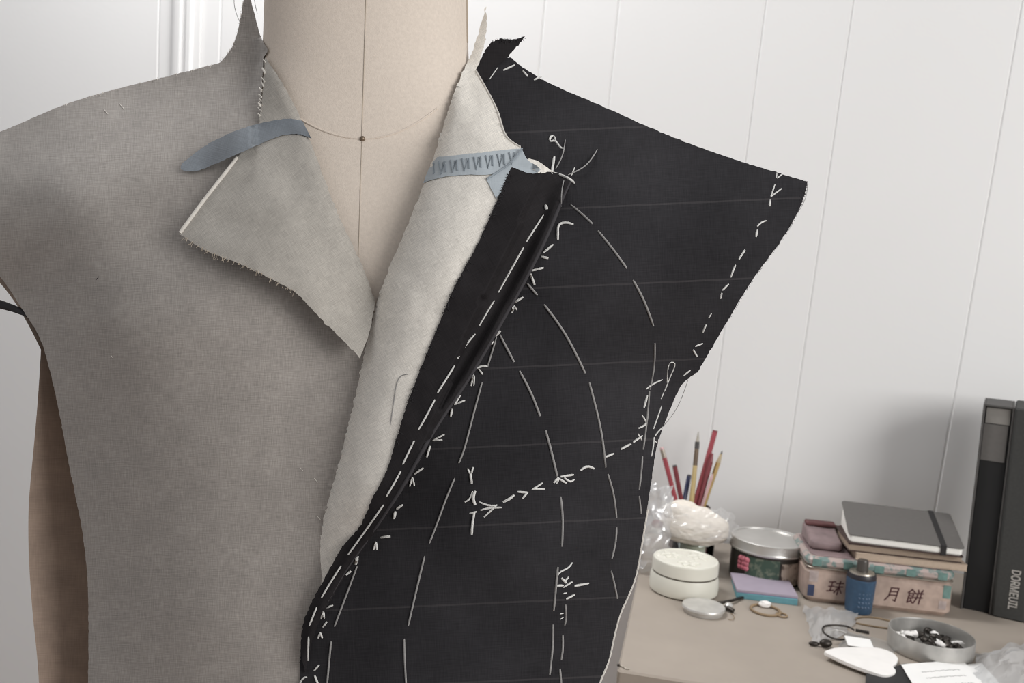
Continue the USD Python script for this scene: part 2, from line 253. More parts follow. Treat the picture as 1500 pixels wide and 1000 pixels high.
sx = np.linspace(440, 640, 60); obj('neckline_seam', tube(on_body(sx, 203 - 38 * ((sx - 532) / 95.) ** 2 * np.where(sx < 532, .8, .9), 0.0), 0.0006, 6), 'linen', torso, label='low seam round the base of the neck')
sy = np.arange(-100, 70, 6.0); obj('side_seam', tube(A([ring_at(y)[np.argmax(ring_at(y) @ RT)] - FW * 0.008 for y in sy]) , 0.0006, 6), 'seam', torso)
obj('pin_head', put(trimesh.creation.icosphere(2, 0.0016), frame(on_body(531, 203, .0006), R0, FH, UPZ)), 'steel_dull', torso, label='brown pin head at the pit of the neck')
base = LOC[form]
obj('pole', rod(base + A([0, 0, 0.03]), P(axis_x(1500), 1500, ZAX) + A([0, 0, .02]), 0.016, 20), 'stand', form)
obj('foot', put(lathe([(0, 0), (.19, 0), (.19, .012), (.17, .02), (.04, .03), (.02, .05), (0, .05)]), frame(base, R0, FH, UPZ)), 'stand', form)

# ================================================================== the jacket
CP = A([  # chart position and distance of the cloth lying over the chest
 (530, 203, .532), (530, 430, .503), (530, 600, .494), (500, 800, .494), (450, 1000, .498), (290, 560, .500), (300, 450, .499), (160, 460, .521), (235, 350, .524), (60, 500, .578), (100, 700, .573), (150, 700, .546), (250, 700, .512), (130, 900, .570), (300, 900, .507), (210, 900, .533),
 (380, 90, .598), (200, 125, .612), (0, 195, .626), (-110, 225, .632), (350, 200, .552), (200, 220, .562), (0, 300, .582), (-80, 350, .602), (100, 300, .546), (360, -10, .615), (320, 95, .605), (30, 420, .592),
 (690, 95, .600), (712, 5, .612), (790, 115, .612), (960, 190, .618), (1183, 265, .634), (760, 240, .545), (900, 280, .540), (1050, 320, .562), (1130, 335, .595), (800, 450, .503), (950, 450, .522), (1040, 500, .580), (995, 580, .592),
 (850, 650, .508), (900, 650, .528), (955, 660, .572), (700, 700, .487), (700, 900, .486), (850, 850, .513), (930, 820, .572), (905, 900, .568), (880, 1000, .558), (600, 900, .486), (775, 50, .618),
 (450, 1280, .500), (700, 1280, .492), (860, 1280, .556), (110, 1280, .572), (300, 1280, .512), (790, 1000, .497)])
rbf = RBFInterpolator(CP[:, :2] / 1000, CP[:, 2], kernel='thin_plate_spline', smoothing=1e-6)
def wrinkle(x, y, amp, sx, sy, seed): return amp * (meshkit.fbm(np.stack([x / sx, y / sy, np.zeros_like(x)], -1), 3, seed) - 0.5)
def cloth(x, y):
    x, y = A(x, float), A(y, float); z = rbf(np.stack([x, y], -1).reshape(-1, 2) / 1000).reshape(x.shape)
    z = z + wrinkle(x, y, 0.006, 190, 260, 3)
    return np.minimum(z, body_depth(x, y) - 0.0035)

def outline(segs, step=4.0, rough=0.0, seed=0):
    pts = [];
    for s in segs: q = spline(s, step); pts.append(q[:-1])
    p = np.vstack(pts)
    if rough: r = np.random.default_rng(seed); p = p + r.normal(0, rough, p.shape)
    return p
def patch(poly, zf, grid=9.0, thick=0.0011, rot=0.0, scale=1.0):
    """cloth cut to an outline, laid over the surface zf, with a real thickness; uv in metres along its own grain"""
    pg = sg.Polygon(poly).buffer(0)
    if pg.geom_type != 'Polygon': pg = max(pg.geoms, key=lambda g: g.area)
    poly = A(pg.exterior.coords)[:-1]; x0, y0, x1, y1 = pg.bounds
    gx_, gy_ = np.meshgrid(np.arange(x0, x1, grid), np.arange(y0, y1, grid)); g = np.c_[gx_.ravel() + (np.arange(gx_.size) // gx_.shape[1] % 2) * grid / 2, gy_.ravel()]
    inner = pg.buffer(-grid * 0.45)
    import shapely; g = g[shapely.contains_xy(inner, g[:, 0], g[:, 1])]
    pts = np.vstack([poly, g]); tri = Delaunay(pts).simplices; c = pts[tri].mean(1); tri = tri[shapely.contains_xy(pg, c[:, 0], c[:, 1])]
    d1, d2 = pts[tri[:, 1]] - pts[tri[:, 0]], pts[tri[:, 2]] - pts[tri[:, 0]]; cr = d1[:, 0] * d2[:, 1] - d1[:, 1] * d2[:, 0]; tri = tri[np.abs(cr) > 1e-6]; cr = cr[np.abs(cr) > 1e-6]
    tri = np.where((cr > 0)[:, None], tri[:, ::-1], tri)          # chart y runs down: outward is towards the viewer
    z = zf(pts[:, 0], pts[:, 1]); top = P(pts[:, 0], pts[:, 1], z); bot = P(pts[:, 0], pts[:, 1], z + thick); n, k = len(pts), len(poly)
    rim = np.vstack([top[:k], bot[:k]]); i = np.arange(k); j = (i + 1) % k; o = 2 * n
    area = 0.5 * np.sum(poly[i, 0] * poly[j, 1] - poly[j, 0] * poly[i, 1]); q = np.r_[np.c_[o + i, o + j, o + k + j], np.c_[o + i, o + k + j, o + k + i]]
    if area > 0: q = q[:, ::-1]
    V = np.vstack([top, bot, rim]); F = np.vstack([tri, tri[:, ::-1] + n, q]); ca, sa = math.cos(rot), math.sin(rot)
    u = pts * 0.00038 * scale; u = np.c_[u[:, 0] * ca - u[:, 1] * sa, -(u[:, 0] * sa + u[:, 1] * ca)]
    return trimesh.Trimesh(V, F, process=False), np.vstack([u, u, u[:k], u[:k]])
jacket = thing('jacket', 'half-made jacket on the dress form, half grey canvas, half charcoal wool with white basting', 'jacket', P(540, 1250, .55))
def cut(name, segs, zf, mat, parent, label=None, rot=0.0, grid=9.0, rough=0.5, seed=1, thick=0.0011, step=4.0):
    m, uv = patch(outline(segs, step, rough, seed), zf, grid, thick, rot); return obj(name, m, mat, parent, True, label, uv)

# ---- left front, hair canvas
ARM_L = [(-115, 228), (-112, 300), (-60, 350), (0, 405), (32, 452), (56, 490), (67, 520)]
SIDE_L = [(67, 520), (84, 590), (101, 680), (119, 770), (128, 850), (129, 1000), (126, 1280)]
def z_left(x, y): return cloth(x, y)
L_FRONT = [[(-115, 228), (0, 193), (90, 155), (180, 128), (260, 108), (322, 92)], [(322, 92), (338, 72), (349, 42), (357, 0), (361, -22)], [(361, -22), (374, 25), (386, 62), (392, 74), (386, 84)], [(386, 84), (383, 150), (390, 230), (430, 330), (490, 430), (545, 490)],
           [(545, 490), (545, 600), (500, 760), (480, 1000), (478, 1280)], [(478, 1280), (126, 1280)], SIDE_L[::-1], ARM_L[::-1]]
left_front = cut('left_front', L_FRONT, z_left, 'canvas', jacket, 'grey hair-canvas front panel, left in the photo', grid=10, rough=0.25)
ROLL_L = spline([(388, 84), (405, 108), (430, 152), (453, 203), (478, 270), (505, 335), (532, 392), (549, 440)])
LAP_LOW = [(527, 524), (500, 496), (462, 458), (432, 428), (392, 406), (350, 386), (308, 370), (262, 342)]
def z_lap_l(x, y):
    d = segdist(x, y, ROLL_L); e = segdist(x, y, spline(LAP_LOW)); r = 0.007
    lift = 0.0045 + 0.010 * smooth01(d / 90) * smooth01((y - 190) / 120) * (0.3 + 0.7 * smooth01((x - 270) / 110)) + 0.003 * smooth01(1 - e / 60)
    back = r * (1 - np.sqrt(np.maximum(0, 1 - np.clip(1 - d / (8 + 18 * smooth01((y - 130) / 160)), 0, 1) ** 2))) * (0.35 + 0.65 * smooth01((y - 130) / 160))
    return cloth(x, y) - lift + back + wrinkle(x, y, 0.004, 60, 90, 9)
lap_l = cut('left_lapel', [[(388, 84), (405, 108), (430, 152), (453, 203), (478, 270), (505, 335), (532, 392), (549, 440)], [(549, 440), (545, 470), (537, 500), (527, 524)], LAP_LOW, [(262, 342), (300, 292), (325, 260), (347, 231)], [(347, 231), (368, 205), (380, 180)], [(380, 180), (384, 140), (388, 84)]],
            z_lap_l, 'canvas_lapel', jacket, 'canvas lapel folded back along the roll line', rot=0.6, grid=7)
def ribbon(line, zf, r, off, mat, parent, name, label=None, flat=1.0):
    q = spline(line, 3.0); return obj(name, tube(P(q[:, 0], q[:, 1], zf(q[:, 0], q[:, 1]) - off), r, 8), mat, parent, 50, label)
ribbon([(264, 341), (300, 292), (325, 260), (347, 231)], z_lap_l, 0.0011, 0.0004, 'selvedge', lap_l, 'lapel_edge', 'pale bound edge of the lapel')
def z_tape_l(x, y): return np.minimum(np.where(x < 372, cloth(x, y) - 0.0035 - 0.011 * smooth01((x - 290) / 60), 9), z_lap_l(np.maximum(x, 345.), y) * 1.0 + np.where(x < 345, 9, 0)) - 0.0012
tape_l = cut('stay_tape', [[(266, 240), (300, 214), (347, 191), (392, 178), (428, 174), (444, 178)], [(444, 178), (456, 203)], [(456, 203), (440, 197), (415, 198), (385, 209), (340, 229), (292, 250)], [(292, 250), (266, 248), (266, 240)]],
             z_tape_l, 'tape', jacket, 'blue-grey stay tape across the left lapel', rot=-0.3, grid=6, rough=0.3)
for k, (bx, by) in enumerate([(388, 90), (387, 104), (386, 117), (385, 124), (384, 133), (383, 141), (382, 147), (381, 154), (381, 161), (380, 168)]):
    j_ = rng.normal(0, 1.2, 4); q = A([(bx - 2 + j_[0], by - 2.5 + j_[1]), (bx, by), (bx + 1.2 + j_[2], by + 2.5 + j_[3])]); obj('overcast_stitch', tube(P(q[:, 0], q[:, 1], z_lap_l(q[:, 0], q[:, 1]) - .0004), 0.0004 + 0.0003 * (k % 3 == 1) + 0.0001 * (k % 2), 6), 'selvedge', lap_l, 40)
# ---- back panel seen past the side
SIL = [(60, 512), (55, 590), (47, 680), (42, 745), (43, 830), (50, 920), (57, 1000), (60, 1280)]
BCP = A([(-110, 235, .636), (0, 205, .632), (200, 135, .62), (390, 100, .606), (690, 105, .606), (790, 125, .618), (960, 200, .626), (1170, 268, .642), (60, 512, .590), (42, 745, .605), (57, 1000, .605), (60, 1280, .605), (250, 500, .735), (540, 500, .745), (820, 500, .735), (540, 250, .715),
         (540, 900, .735), (150, 800, .655), (150, 500, .66), (1000, 480, .62), (930, 620, .60), (880, 800, .60), (850, 1000, .60), (850, 1280, .60), (540, 1280, .735), (0, 400, .61), (300, 250, .70), (790, 250, .70), (540, 110, .69)])
brbf = RBFInterpolator(BCP[:, :2] / 1000, BCP[:, 2], kernel='thin_plate_spline', smoothing=1e-6)
def z_back(x, y): x, y = A(x, float), A(y, float); return np.maximum(brbf(np.stack([x, y], -1) / 1000), cloth(x, y) + 0.006)
cut('back_panel', [[(-110, 238), (0, 206), (180, 141), (322, 106)], [(322, 106), (400, 112), (540, 120), (690, 118)], [(690, 118), (800, 140), (960, 206), (1165, 275)], [(1165, 275), (1040, 480), (990, 540), (945, 630), (920, 760), (880, 900), (850, 1000), (845, 1280)], [(845, 1280), (60, 1280)], SIL[::-1], [(60, 512), (20, 440), (-40, 380), (-108, 330), (-110, 238)]],
    z_back, 'brown', jacket, 'brown cloth back of the jacket, seen past the left side', grid=16, rough=0)
q = spline([(-60, 432), (-20, 440), (8, 448), (30, 456), (46, 466)], 4); zz = cloth(q[:, 0], q[:, 1]) + .004
w_ = np.interp(q[:, 0], [-60, 0, 30, 46], [.0030, .0028, .0020, .0006])
obj('armhole_tape', tube(P(q[:, 0], q[:, 1], zz), w_, 8), 'thread_dark', jacket, 50, 'dark twisted tape hanging from the left armhole')

# ---- right side: charcoal wool front
EDGE_F = [(443, 1280), (440, 1000), (441, 945), (455, 890), (491, 838)]
ARM_R = [(1183, 266), (1176, 292), (1152, 340), (1105, 406), (1062, 476), (1032, 528), (1022, 545)]
SIDE_R = [(1022, 545), (1000, 562), (985, 592), (966, 640), (957, 684), (948, 745), (939, 800), (927, 855), (906, 905), (890, 970), (878, 1000), (862, 1280)]
def z_wool(x, y): return cloth(x, y) - 0.0015 - 0.0022 * np.exp(-((x - 838 + 0.05 * (y - 880)) / 16.0) ** 2) * smooth01((y - 800) / 60)
W_FRONT = [[(748, 84), (790, 114), (870, 150), (960, 190), (1060, 228), (1140, 253), (1183, 266)], ARM_R, SIDE_R, [(862, 1280), (443, 1280)], EDGE_F, [(491, 838), (545, 770), (600, 690), (640, 600), (690, 500), (745, 380), (785, 290), (775, 245), (735, 200), (700, 140), (694, 108)], [(694, 108), (720, 90), (748, 84)]]
wool = cut('right_front', W_FRONT, z_wool, 'wool', jacket, 'charcoal wool front panel with pale check lines, right in the photo', rot=0.045, grid=9, rough=0.3, seed=4)
def z_tab(x, y): return cloth(x, y) - 0.0040
cut('collar_tab', [[(694, 108), (703, 88)], [(703, 88), (719, 62)], [(719, 62), (733, 57)], [(733, 57), (752, 58)], [(752, 58), (769, 53)], [(769, 53), (743, 85)], [(743, 85), (724, 99)], [(724, 99), (712, 118)], [(712, 118), (700, 120)], [(700, 120), (694, 108)]], z_tab, 'wool_edge', wool, 'turned-up wool tab at the neck point', grid=6, rough=0.8, seed=11, step=3)
# ---- right canvas with a soft rolled edge
ROLL_R = spline([(712, 8), (693, 72), (684, 92), (664, 140), (640, 215), (612, 292), (580, 368), (556, 430), (540, 488), (524, 560), (506, 640), (484, 722), (464, 800), (452, 872), (440, 944)])
def z_can(x, y):
    d = segdist(x, y, ROLL_R); k = smooth01((y - 90) / 120); wd = 22 + 62 * k; r = 0.004 + 0.026 * k * (1 - 0.55 * smooth01((y - 640) / 240))
    back = r * (1 - np.sqrt(np.maximum(0, 1 - np.clip(1 - d / wd, 0, 1) ** 2)))
    return cloth(x, y) - 0.0065 - 0.020 * k * (1 - smooth01((y - 700) / 160)) + back + wrinkle(x, y, 0.003, 50, 80, 21)
CAN_R = [[(712, 8), (693, 72), (684, 92)], [(684, 92), (664, 140), (640, 215), (612, 292), (580, 368), (556, 430), (540, 488), (524, 560), (506, 640), (484, 722), (464, 800), (452, 872), (440, 944)], [(440, 944), (458, 900), (496, 842), (534, 790), (556, 745), (590, 668), (614, 590), (650, 500), (690, 410), (722, 340), (740, 290), (735, 262)], [(735, 262), (748, 238), (763, 216)], [(763, 216), (742, 200), (731, 170), (715, 135), (697, 104)], [(697, 104), (706, 78), (712, 50), (713, 30), (712, 8)]]
can_r = cut('right_canvas', CAN_R, z_can, 'canvas_pale', jacket, 'pale canvas lapel interfacing with a soft roll, right of the opening', rot=0.5, grid=7, rough=0.6, seed=6)
def z_tape_r(x, y): return z_can(x, y) - 0.0012
tape_r = cut('stay_tape', [[(640, 230), (680, 226), (725, 221), (764, 217)], [(764, 217), (752, 238), (735, 250), (716, 256)], [(716, 256), (680, 256), (645, 260), (620, 268)], [(620, 268), (628, 248), (640, 230)]], z_tape_r, 'tape_pale', jacket, 'pale blue stay tape with zigzag stitching across the right lapel', grid=6, rough=0.3)
for k in range(14):
    x = 634 + k * 8.6; y = 247 - k * 1.1; q = A([(x, y - 9), (x + 3.5, y + 9), (x + 7.5, y - 9)]) if k % 2 else A([(x + 1, y - 8), (x + 1.5, y + 7)])
    obj('zigzag_stitch', tube(P(q[:, 0], q[:, 1], z_tape_r(q[:, 0], q[:, 1]) - 0.0002), 0.00055, 5), 'zig', tape_r, 40)
ribbon([(697, 104), (715, 135), (731, 170), (742, 200), (762, 215)], z_can, 0.0006, 0.0003, 'selvedge', can_r, 'canvas_edge', 'pale cut edge of the canvas')
# ---- turned wool lapel strip
STRIP_L = [(750, 243), (738, 270), (722, 308), (692, 372), (664, 424), (640, 482), (614, 545), (597, 590), (580, 645), (566, 690), (542, 738), (528, 770), (508, 792), (488, 824), (468, 860), (455, 884)]
STRIP_R = [(840, 263), (828, 288), (818, 312), (796, 362), (764, 424), (724, 495), (684, 562), (640, 628), (606, 690), (572, 745), (540, 792), (512, 832), (484, 880), (462, 925), (448, 985)]
SRL, SLL = spline(STRIP_R), spline(STRIP_L)
def z_strip(x, y):
    d = segdist(x, y, SRL); dl = segdist(x, y, SLL); k = 1 - 0.7 * smooth01((y - 700) / 200)
    edge = 0.0030 * k * np.exp(-((d - 6) / 6.0) ** 2) - 0.0035 * k * np.exp(-((d - 24) / 9.0) ** 2)
    bk = 0.0030 * (1 - np.sqrt(np.maximum(0, 1 - np.clip(1 - d / 7, 0, 1) ** 2)))
    lift = 0.0078 * k + 0.0022 + 0.0130 * k * smooth01(1 - dl / 95)
    return np.minimum(cloth(x, y) - lift - edge + bk, np.where(dl < 45, z_can(x, y) - 0.0012, 9))
strip = cut('right_lapel', [[(750, 243), (780, 254), (806, 252), (841, 262)], STRIP_R, [(448, 985), (441, 955), (444, 915), (455, 884)], STRIP_L[::-1]], z_strip, 'wool_edge', jacket, 'turned charcoal wool lapel strip beside the canvas', rot=0.5, grid=5, rough=0.5, seed=8, step=3)

def z_blue(x, y): return np.maximum(z_can(np.minimum(x, 742), y) - 0.0014, np.where(y > 246, z_strip(x, y) + 0.0003, 0))
cut('corner_patch', [[(764, 217), (774, 235), (784, 241), (792, 248)], [(792, 248), (780, 258), (752, 262), (741, 272), (727, 291)], [(727, 291), (713, 263)], [(713, 263), (740, 243), (764, 217)]], z_blue, 'tape_pale', can_r, 'light blue corner of tape under the lapel point', grid=6, rough=0.2)
q = spline([(765, 217), (750, 236), (732, 250), (713, 262)], 3); obj('tape_fold', tube(P(q[:, 0], q[:, 1], z_blue(q[:, 0], q[:, 1]) - .0006), .0005, 6), 'zig', can_r, 40)
M['wool_highlight'] = fabric('charcoal_wool_highlight', (66, 64, 66), slub=0.6, var=0.2, sheen=0.0)  # lighter wool copy, paints the highlight along the lapel fold
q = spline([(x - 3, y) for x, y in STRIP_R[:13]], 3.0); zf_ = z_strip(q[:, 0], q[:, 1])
obj('fold_highlight', tube(P(q[:, 0], q[:, 1], zf_ + .0006), 0.0012 * np.interp(np.linspace(0, 1, len(q)), [0, .12, .7, 1], [.5, 1, .9, .3]), 8), 'wool_highlight', strip, 50, 'fold edge of the lapel strip, its highlight put into a paler colour')
# ---- basting
def stitch(pts, w=5.0, mat='thread', zf=z_wool, parent=None, name='basting_stitch', lift=0.0):
    pts = A(pts, float); q = spline(pts, 4.0) if len(pts) > 2 else spline(pts, max(3.0, np.linalg.norm(pts[1] - pts[0]) / 8)); n = len(q); t = np.linspace(0, 1, n)
    r = 0.42 * w * 0.00037; arch = np.minimum(1, 4 * np.minimum(t, 1 - t) * n / 6.0); z = zf(q[:, 0], q[:, 1]) - r * 0.75 * arch + r * .1 - lift * np.sin(np.pi * t)
    obj(name, tube(P(q[:, 0], q[:, 1], z), r * np.clip(0.75 + 0.25 * arch, .5, 1), 6), mat, parent or wool, 60)
GREY = [[(836, 300), (852, 313), (868, 328)], [(876, 338), (900, 368), (918, 393)], [(927, 410), (942, 438), (957, 477)], [(959, 502), (958, 535), (952, 570)], [(951, 572), (947, 620), (942, 658)], [(941, 668), (939, 692), (936, 717)], [(936, 726), (939, 752)],
        [(772, 415), (787, 432)], [(797, 446), (827, 488), (857, 546)], [(863, 560), (880, 630), (887, 684)], [(890, 694), (898, 722), (903, 758)], [(903, 772), (901, 796), (896, 818)], [(895, 836), (900, 856), (904, 876)],
        [(732, 490), (753, 530)], [(761, 543), (778, 576), (791, 609)], [(799, 630), (806, 655), (816, 697)], [(821, 727), (824, 760), (823, 800)], [(817, 830), (814, 862), (811, 894)], [(810, 914), (809, 950), (805, 988)], [(828, 885), (829, 904), (827, 915)], [(824, 929), (824, 950), (822, 966)], [(820, 979), (822, 1003)], [(805, 1000), (803, 1040)]]
for s in GREY: stitch(s, 4.6, 'thread_grey')
PALE = [[(727, 494), (714, 537)], [(706, 560), (692, 612), (679, 660), (672, 678)], [(666, 700), (652, 734), (640, 767), (629, 795)], [(622, 814), (610, 864), (598, 916)], [(592, 935), (593, 968), (595, 1003)], [(523, 829), (507, 872), (490, 917)], [(485, 939), (482, 970), (479, 1003)]]
for s in PALE: stitch(s, 3.6, 'thread_grey')
LAPEL = [[(796, 315), (771, 354)], [(767, 362), (748, 396), (730, 428)], [(724, 440), (713, 458), (702, 477)], [(696, 489), (682, 506), (671, 524)], [(666, 535), (653, 556), (641, 575)], [(637, 585), (625, 608), (613, 629)], [(607, 645), (598, 663), (590, 680)], [(587, 690), (576, 710), (566, 727)], [(562, 739), (536, 776), (510, 812)], [(500, 828), (484, 853), (471, 875)], [(464, 889), (453, 916)], [(799, 301), (801, 307)]]
for s in LAPEL: stitch(s, 3.4 if len(s) > 2 or s[0][0] != 799 else 7, 'thread', z_strip, strip)
TACK = [([(754, 95), (737, 103)], 4), ([(766, 104), (773, 112)], 5), ([(782, 117), (793, 112)], 4), ([(729, 99), (717, 116)], 2.5), ([(826, 217), (821, 216), (812, 206), (806, 207), (806, 201), (811, 199), (814, 206)], 4.5), ([(812, 230), (808, 254)], 5.5),
 ([(803, 252), (820, 256), (834, 262), (841, 268)], 5.5), ([(842, 245), (837, 257)], 2.6), ([(840, 329), (829, 326), (819, 329), (817, 338), (817, 352)], 5), ([(810, 358), (803, 364), (796, 370)], 4.5), ([(793, 376), (803, 378)], 5), ([(796, 392), (780, 396)], 4.5), ([(777, 401), (783, 417)], 5), ([(766, 435), (754, 443)], 4.5), ([(753, 447), (750, 458)], 4.5), ([(753, 447), (757, 454)], 3),
 ([(733, 484), (725, 492)], 6), ([(722, 497), (720, 504)], 5), ([(714, 537), (708, 536), (698, 539)], 4.2), ([(701, 540), (707, 548)], 4), ([(693, 548), (690, 565)], 4), ([(695, 550), (694, 565)], 3), ([(674, 579), (666, 592)], 3.6), ([(666, 592), (681, 586)], 3.6), ([(662, 599), (660, 610)], 4.5), ([(651, 636), (634, 645)], 3.6), ([(635, 645), (648, 644)], 3.6), ([(630, 653), (625, 669)], 4.5),
 ([(620, 685), (607, 694)], 4), ([(604, 699), (600, 712)], 3.6), ([(604, 699), (607, 711)], 3.6), ([(590, 739), (581, 745)], 4.5), ([(579, 749), (577, 759)], 6), ([(558, 787), (572, 785)], 4.5), ([(551, 793), (547, 805)], 4), ([(551, 794), (552, 805)], 4), ([(524, 815), (521, 826)], 6), ([(514, 836), (508, 841)], 5), ([(488, 886), (478, 890)], 3.6), ([(474, 895), (470, 906)], 4), ([(474, 896), (475, 905)], 3.6), ([(479, 910), (473, 918)], 3.6), ([(469, 926), (466, 934)], 4), ([(469, 926), (472, 934)], 4),
 ([(452, 932), (451, 967)], 3.4), ([(448, 944), (447, 955)], 6), ([(468, 973), (460, 982)], 3.6), ([(450, 991), (444, 993), (439, 1002)], 3.6), ([(461, 989), (466, 1002)], 4.5),
 ([(685, 686), (689, 695)], 3.6), ([(693, 684), (690, 695)], 3.6), ([(689, 694), (691, 708)], 5), ([(681, 735), (688, 730), (692, 719)], 3.4), ([(696, 719), (693, 729), (696, 739)], 6), ([(688, 752), (698, 749)], 3.6), ([(695, 750), (692, 767), (691, 783)], 4.6), ([(702, 735), (716, 740), (728, 740)], 3.6), ([(704, 747), (716, 744), (735, 743)], 3.4), ([(709, 757), (728, 739)], 3.4), ([(737, 735), (745, 731), (753, 725)], 5), ([(758, 720), (773, 721)], 4), ([(773, 721), (765, 730)], 4), ([(779, 717), (795, 707)], 3.4), ([(779, 716), (798, 716)], 3.4),
 ([(821, 698), (840, 695)], 4.2), ([(826, 699), (836, 705), (841, 702)], 4), ([(811, 707), (818, 699)], 4), ([(819, 701), (829, 707)], 4.5), ([(815, 708), (819, 700)], 4), ([(850, 689), (860, 683), (870, 686)], 5), ([(887, 669), (899, 664)], 4.5), ([(909, 658), (924, 650)], 4.5), ([(927, 648), (941, 638)], 4.2), ([(946, 570), (957, 562), (970, 556)], 3.6), ([(948, 579), (943, 597)], 5.5), ([(950, 590), (948, 616)], 3.6), ([(940, 608), (946, 620), (935, 627)], 4), ([(934, 635), (940, 644)], 3.6),
 ([(968, 584), (976, 566), (984, 546), (988, 532), (982, 531), (978, 542), (977, 560)], 2.8), ([(969, 594), (963, 611), (957, 628)], 3.6), ([(1011, 542), (1001, 550)], 4), ([(971, 625), (964, 632), (959, 639)], 3.6), ([(958, 640), (956, 658), (954, 668)], 4), ([(957, 644), (962, 648)], 3),
 ([(1138, 253), (1137, 261)], 3.2), ([(1146, 255), (1138, 261)], 3.2), ([(1135, 270), (1129, 288)], 3.4), ([(1145, 276), (1129, 288)], 3.4), ([(1128, 293), (1127, 302)], 5.5), ([(1122, 323), (1115, 326), (1109, 332)], 4), ([(1109, 337), (1107, 347)], 5.5), ([(1091, 366), (1082, 380)], 4.6), ([(1077, 388), (1070, 406)], 4.6), ([(1067, 416), (1058, 425)], 4), ([(1057, 429), (1055, 437)], 5.5), ([(1042, 459), (1038, 465)], 4.2), ([(1034, 475), (1029, 487)], 4.6), ([(1029, 503), (1018, 507)], 4), ([(1015, 512), (1021, 522)], 4.6),
 ([(815, 846), (820, 838), (831, 832), (838, 824)], 3.6), ([(813, 858), (825, 857)], 4.5), ([(825, 860), (838, 852)], 3.6), ([(822, 846), (829, 853)], 5), ([(833, 845), (826, 852)], 4), ([(841, 858), (862, 854)], 4.4), ([(829, 877), (841, 871)], 4.4), ([(825, 869), (830, 868)], 4), ([(820, 899), (825, 898)], 3), ([(820, 907), (825, 904)], 3)]
STRIP_PG = sg.Polygon(np.vstack([SRL, SLL[::-1]])).buffer(2.5)
def z_top(x, y):
    import shapely; return np.minimum(z_wool(x, y), np.where(shapely.contains_xy(STRIP_PG, x, y), z_strip(x, y), 9))
for s, w in TACK: stitch(s, w, 'thread', z_top, name='tailor_tack')
for s, w in [([(828, 205), (824, 227), (814, 247)], 2.4), ([(875, 219), (858, 242), (832, 256)], 2.4), ([(826, 264), (823, 280), (822, 302)], 2.2)]: stitch(s, w, 'thread_grey', z_top, name='loose_thread', lift=0.004)
cut('canvas_corner', [[(771, 233), (784, 234), (799, 243), (812, 253)], [(812, 253), (796, 254), (781, 249), (771, 233)]], lambda x, y: np.maximum(z_blue(x, y) - .0009, z_strip(x, y) + .0002), 'canvas_pale', can_r, 'frayed pale corner showing under the lapel point', grid=4, rough=0.6, thick=.0006)
# ---- frayed edges, far too many hairs to count
def fray(line, zf, mat, parent, n, length=7, seed=0, side=1, r=0.00014, label=None):
    g = np.random.default_rng(seed); q = spline(line, 1.0); out = []
    for _ in range(n):
        i = g.integers(1, len(q) - 1); t = q[i + 1] - q[i - 1]; t /= np.linalg.norm(t); nn = A([t[1], -t[0]]) * side; L = length * g.uniform(.3, 1.2); a = g.normal(0, .5); d = nn * math.cos(a) + t * math.sin(a)
        pts = A([q[i] - d * 2, q[i] + d * L * .5 + g.normal(0, .7, 2), q[i] + d * L]); z = zf(q[i:i + 1, 0], q[i:i + 1, 1])[0] - 0.0005 - A([0, .4, 1]) * g.uniform(-.0006, .0012)
        out.append(tube(P(pts[:, 0], pts[:, 1], z), r, 3))
    obj('frayed_edge', cat_(out), mat, parent, False, label, kind='stuff')
fray([(763, 216), (742, 200), (731, 170), (715, 135), (697, 104)], z_can, 'selvedge', can_r, 90, 7, 1, 1)
fray(STRIP_L[:9], z_strip, 'thread_dark', strip, 110, 8, 2, 1)
fray(ARM_R[:5], z_wool, 'thread_dark', wool, 90, 6, 3, -1)
fray([(719, 62), (735, 57), (752, 59), (768, 54)], z_tab, 'thread_dark', wool, 30, 6, 4, -1)
fray(LAP_LOW[3:], z_lap_l, 'seam', lap_l, 50, 6, 5, 1)
fray([(322, 92), (260, 108), (180, 128), (90, 155)], z_left, 'selvedge', left_front, 30, 4, 6, 1)
fray([(320, 92), (338, 72), (349, 42), (357, 0)], z_left, 'selvedge', left_front, 30, 5, 7, -1)
q = spline([(948, 745), (939, 800), (927, 855), (906, 905), (890, 970), (878, 1000), (870, 1060)], 4); obj('side_selvedge', tube(P(q[:, 0] + .5, q[:, 1], z_wool(q[:, 0], q[:, 1]) + .0006), 0.0008, 6), 'selvedge', wool, 50, 'pale selvedge thread down the wool side edge')
for s in ([(1183, 268), (1180, 290), (1168, 312), (1155, 332)], [(962, 640), (972, 624), (990, 600), (1008, 556)]): stitch(s, 1.2, 'thread_grey', lambda x, y: z_wool(x, y) + .001, name='loose_thread')
for s in ([(345, -20), (343, 5), (347, 22), (351, 32)], [(371, -20), (373, 2), (377, 20)]): stitch(s, 1.2, 'thread_grey', z_left, left_front, 'loose_thread')
for s in ([(597, 548), (586, 552), (578, 580), (572, 622)],): stitch(s, 1.6, 'thread_grey', z_can, can_r, 'loose_thread')
for (x, y, l) in [(440, 685, 6), (465, 756, 8), (145, 405, -6), (163, 521, 4), (460, 700, 9), (152, 160, 10), (175, 152, 12)]:
    stitch([(x, y), (x + l * .6, y + abs(l) * .7)], 1.8, 'selvedge' if l > 0 else 'thread_dark', z_left, left_front, 'lint')

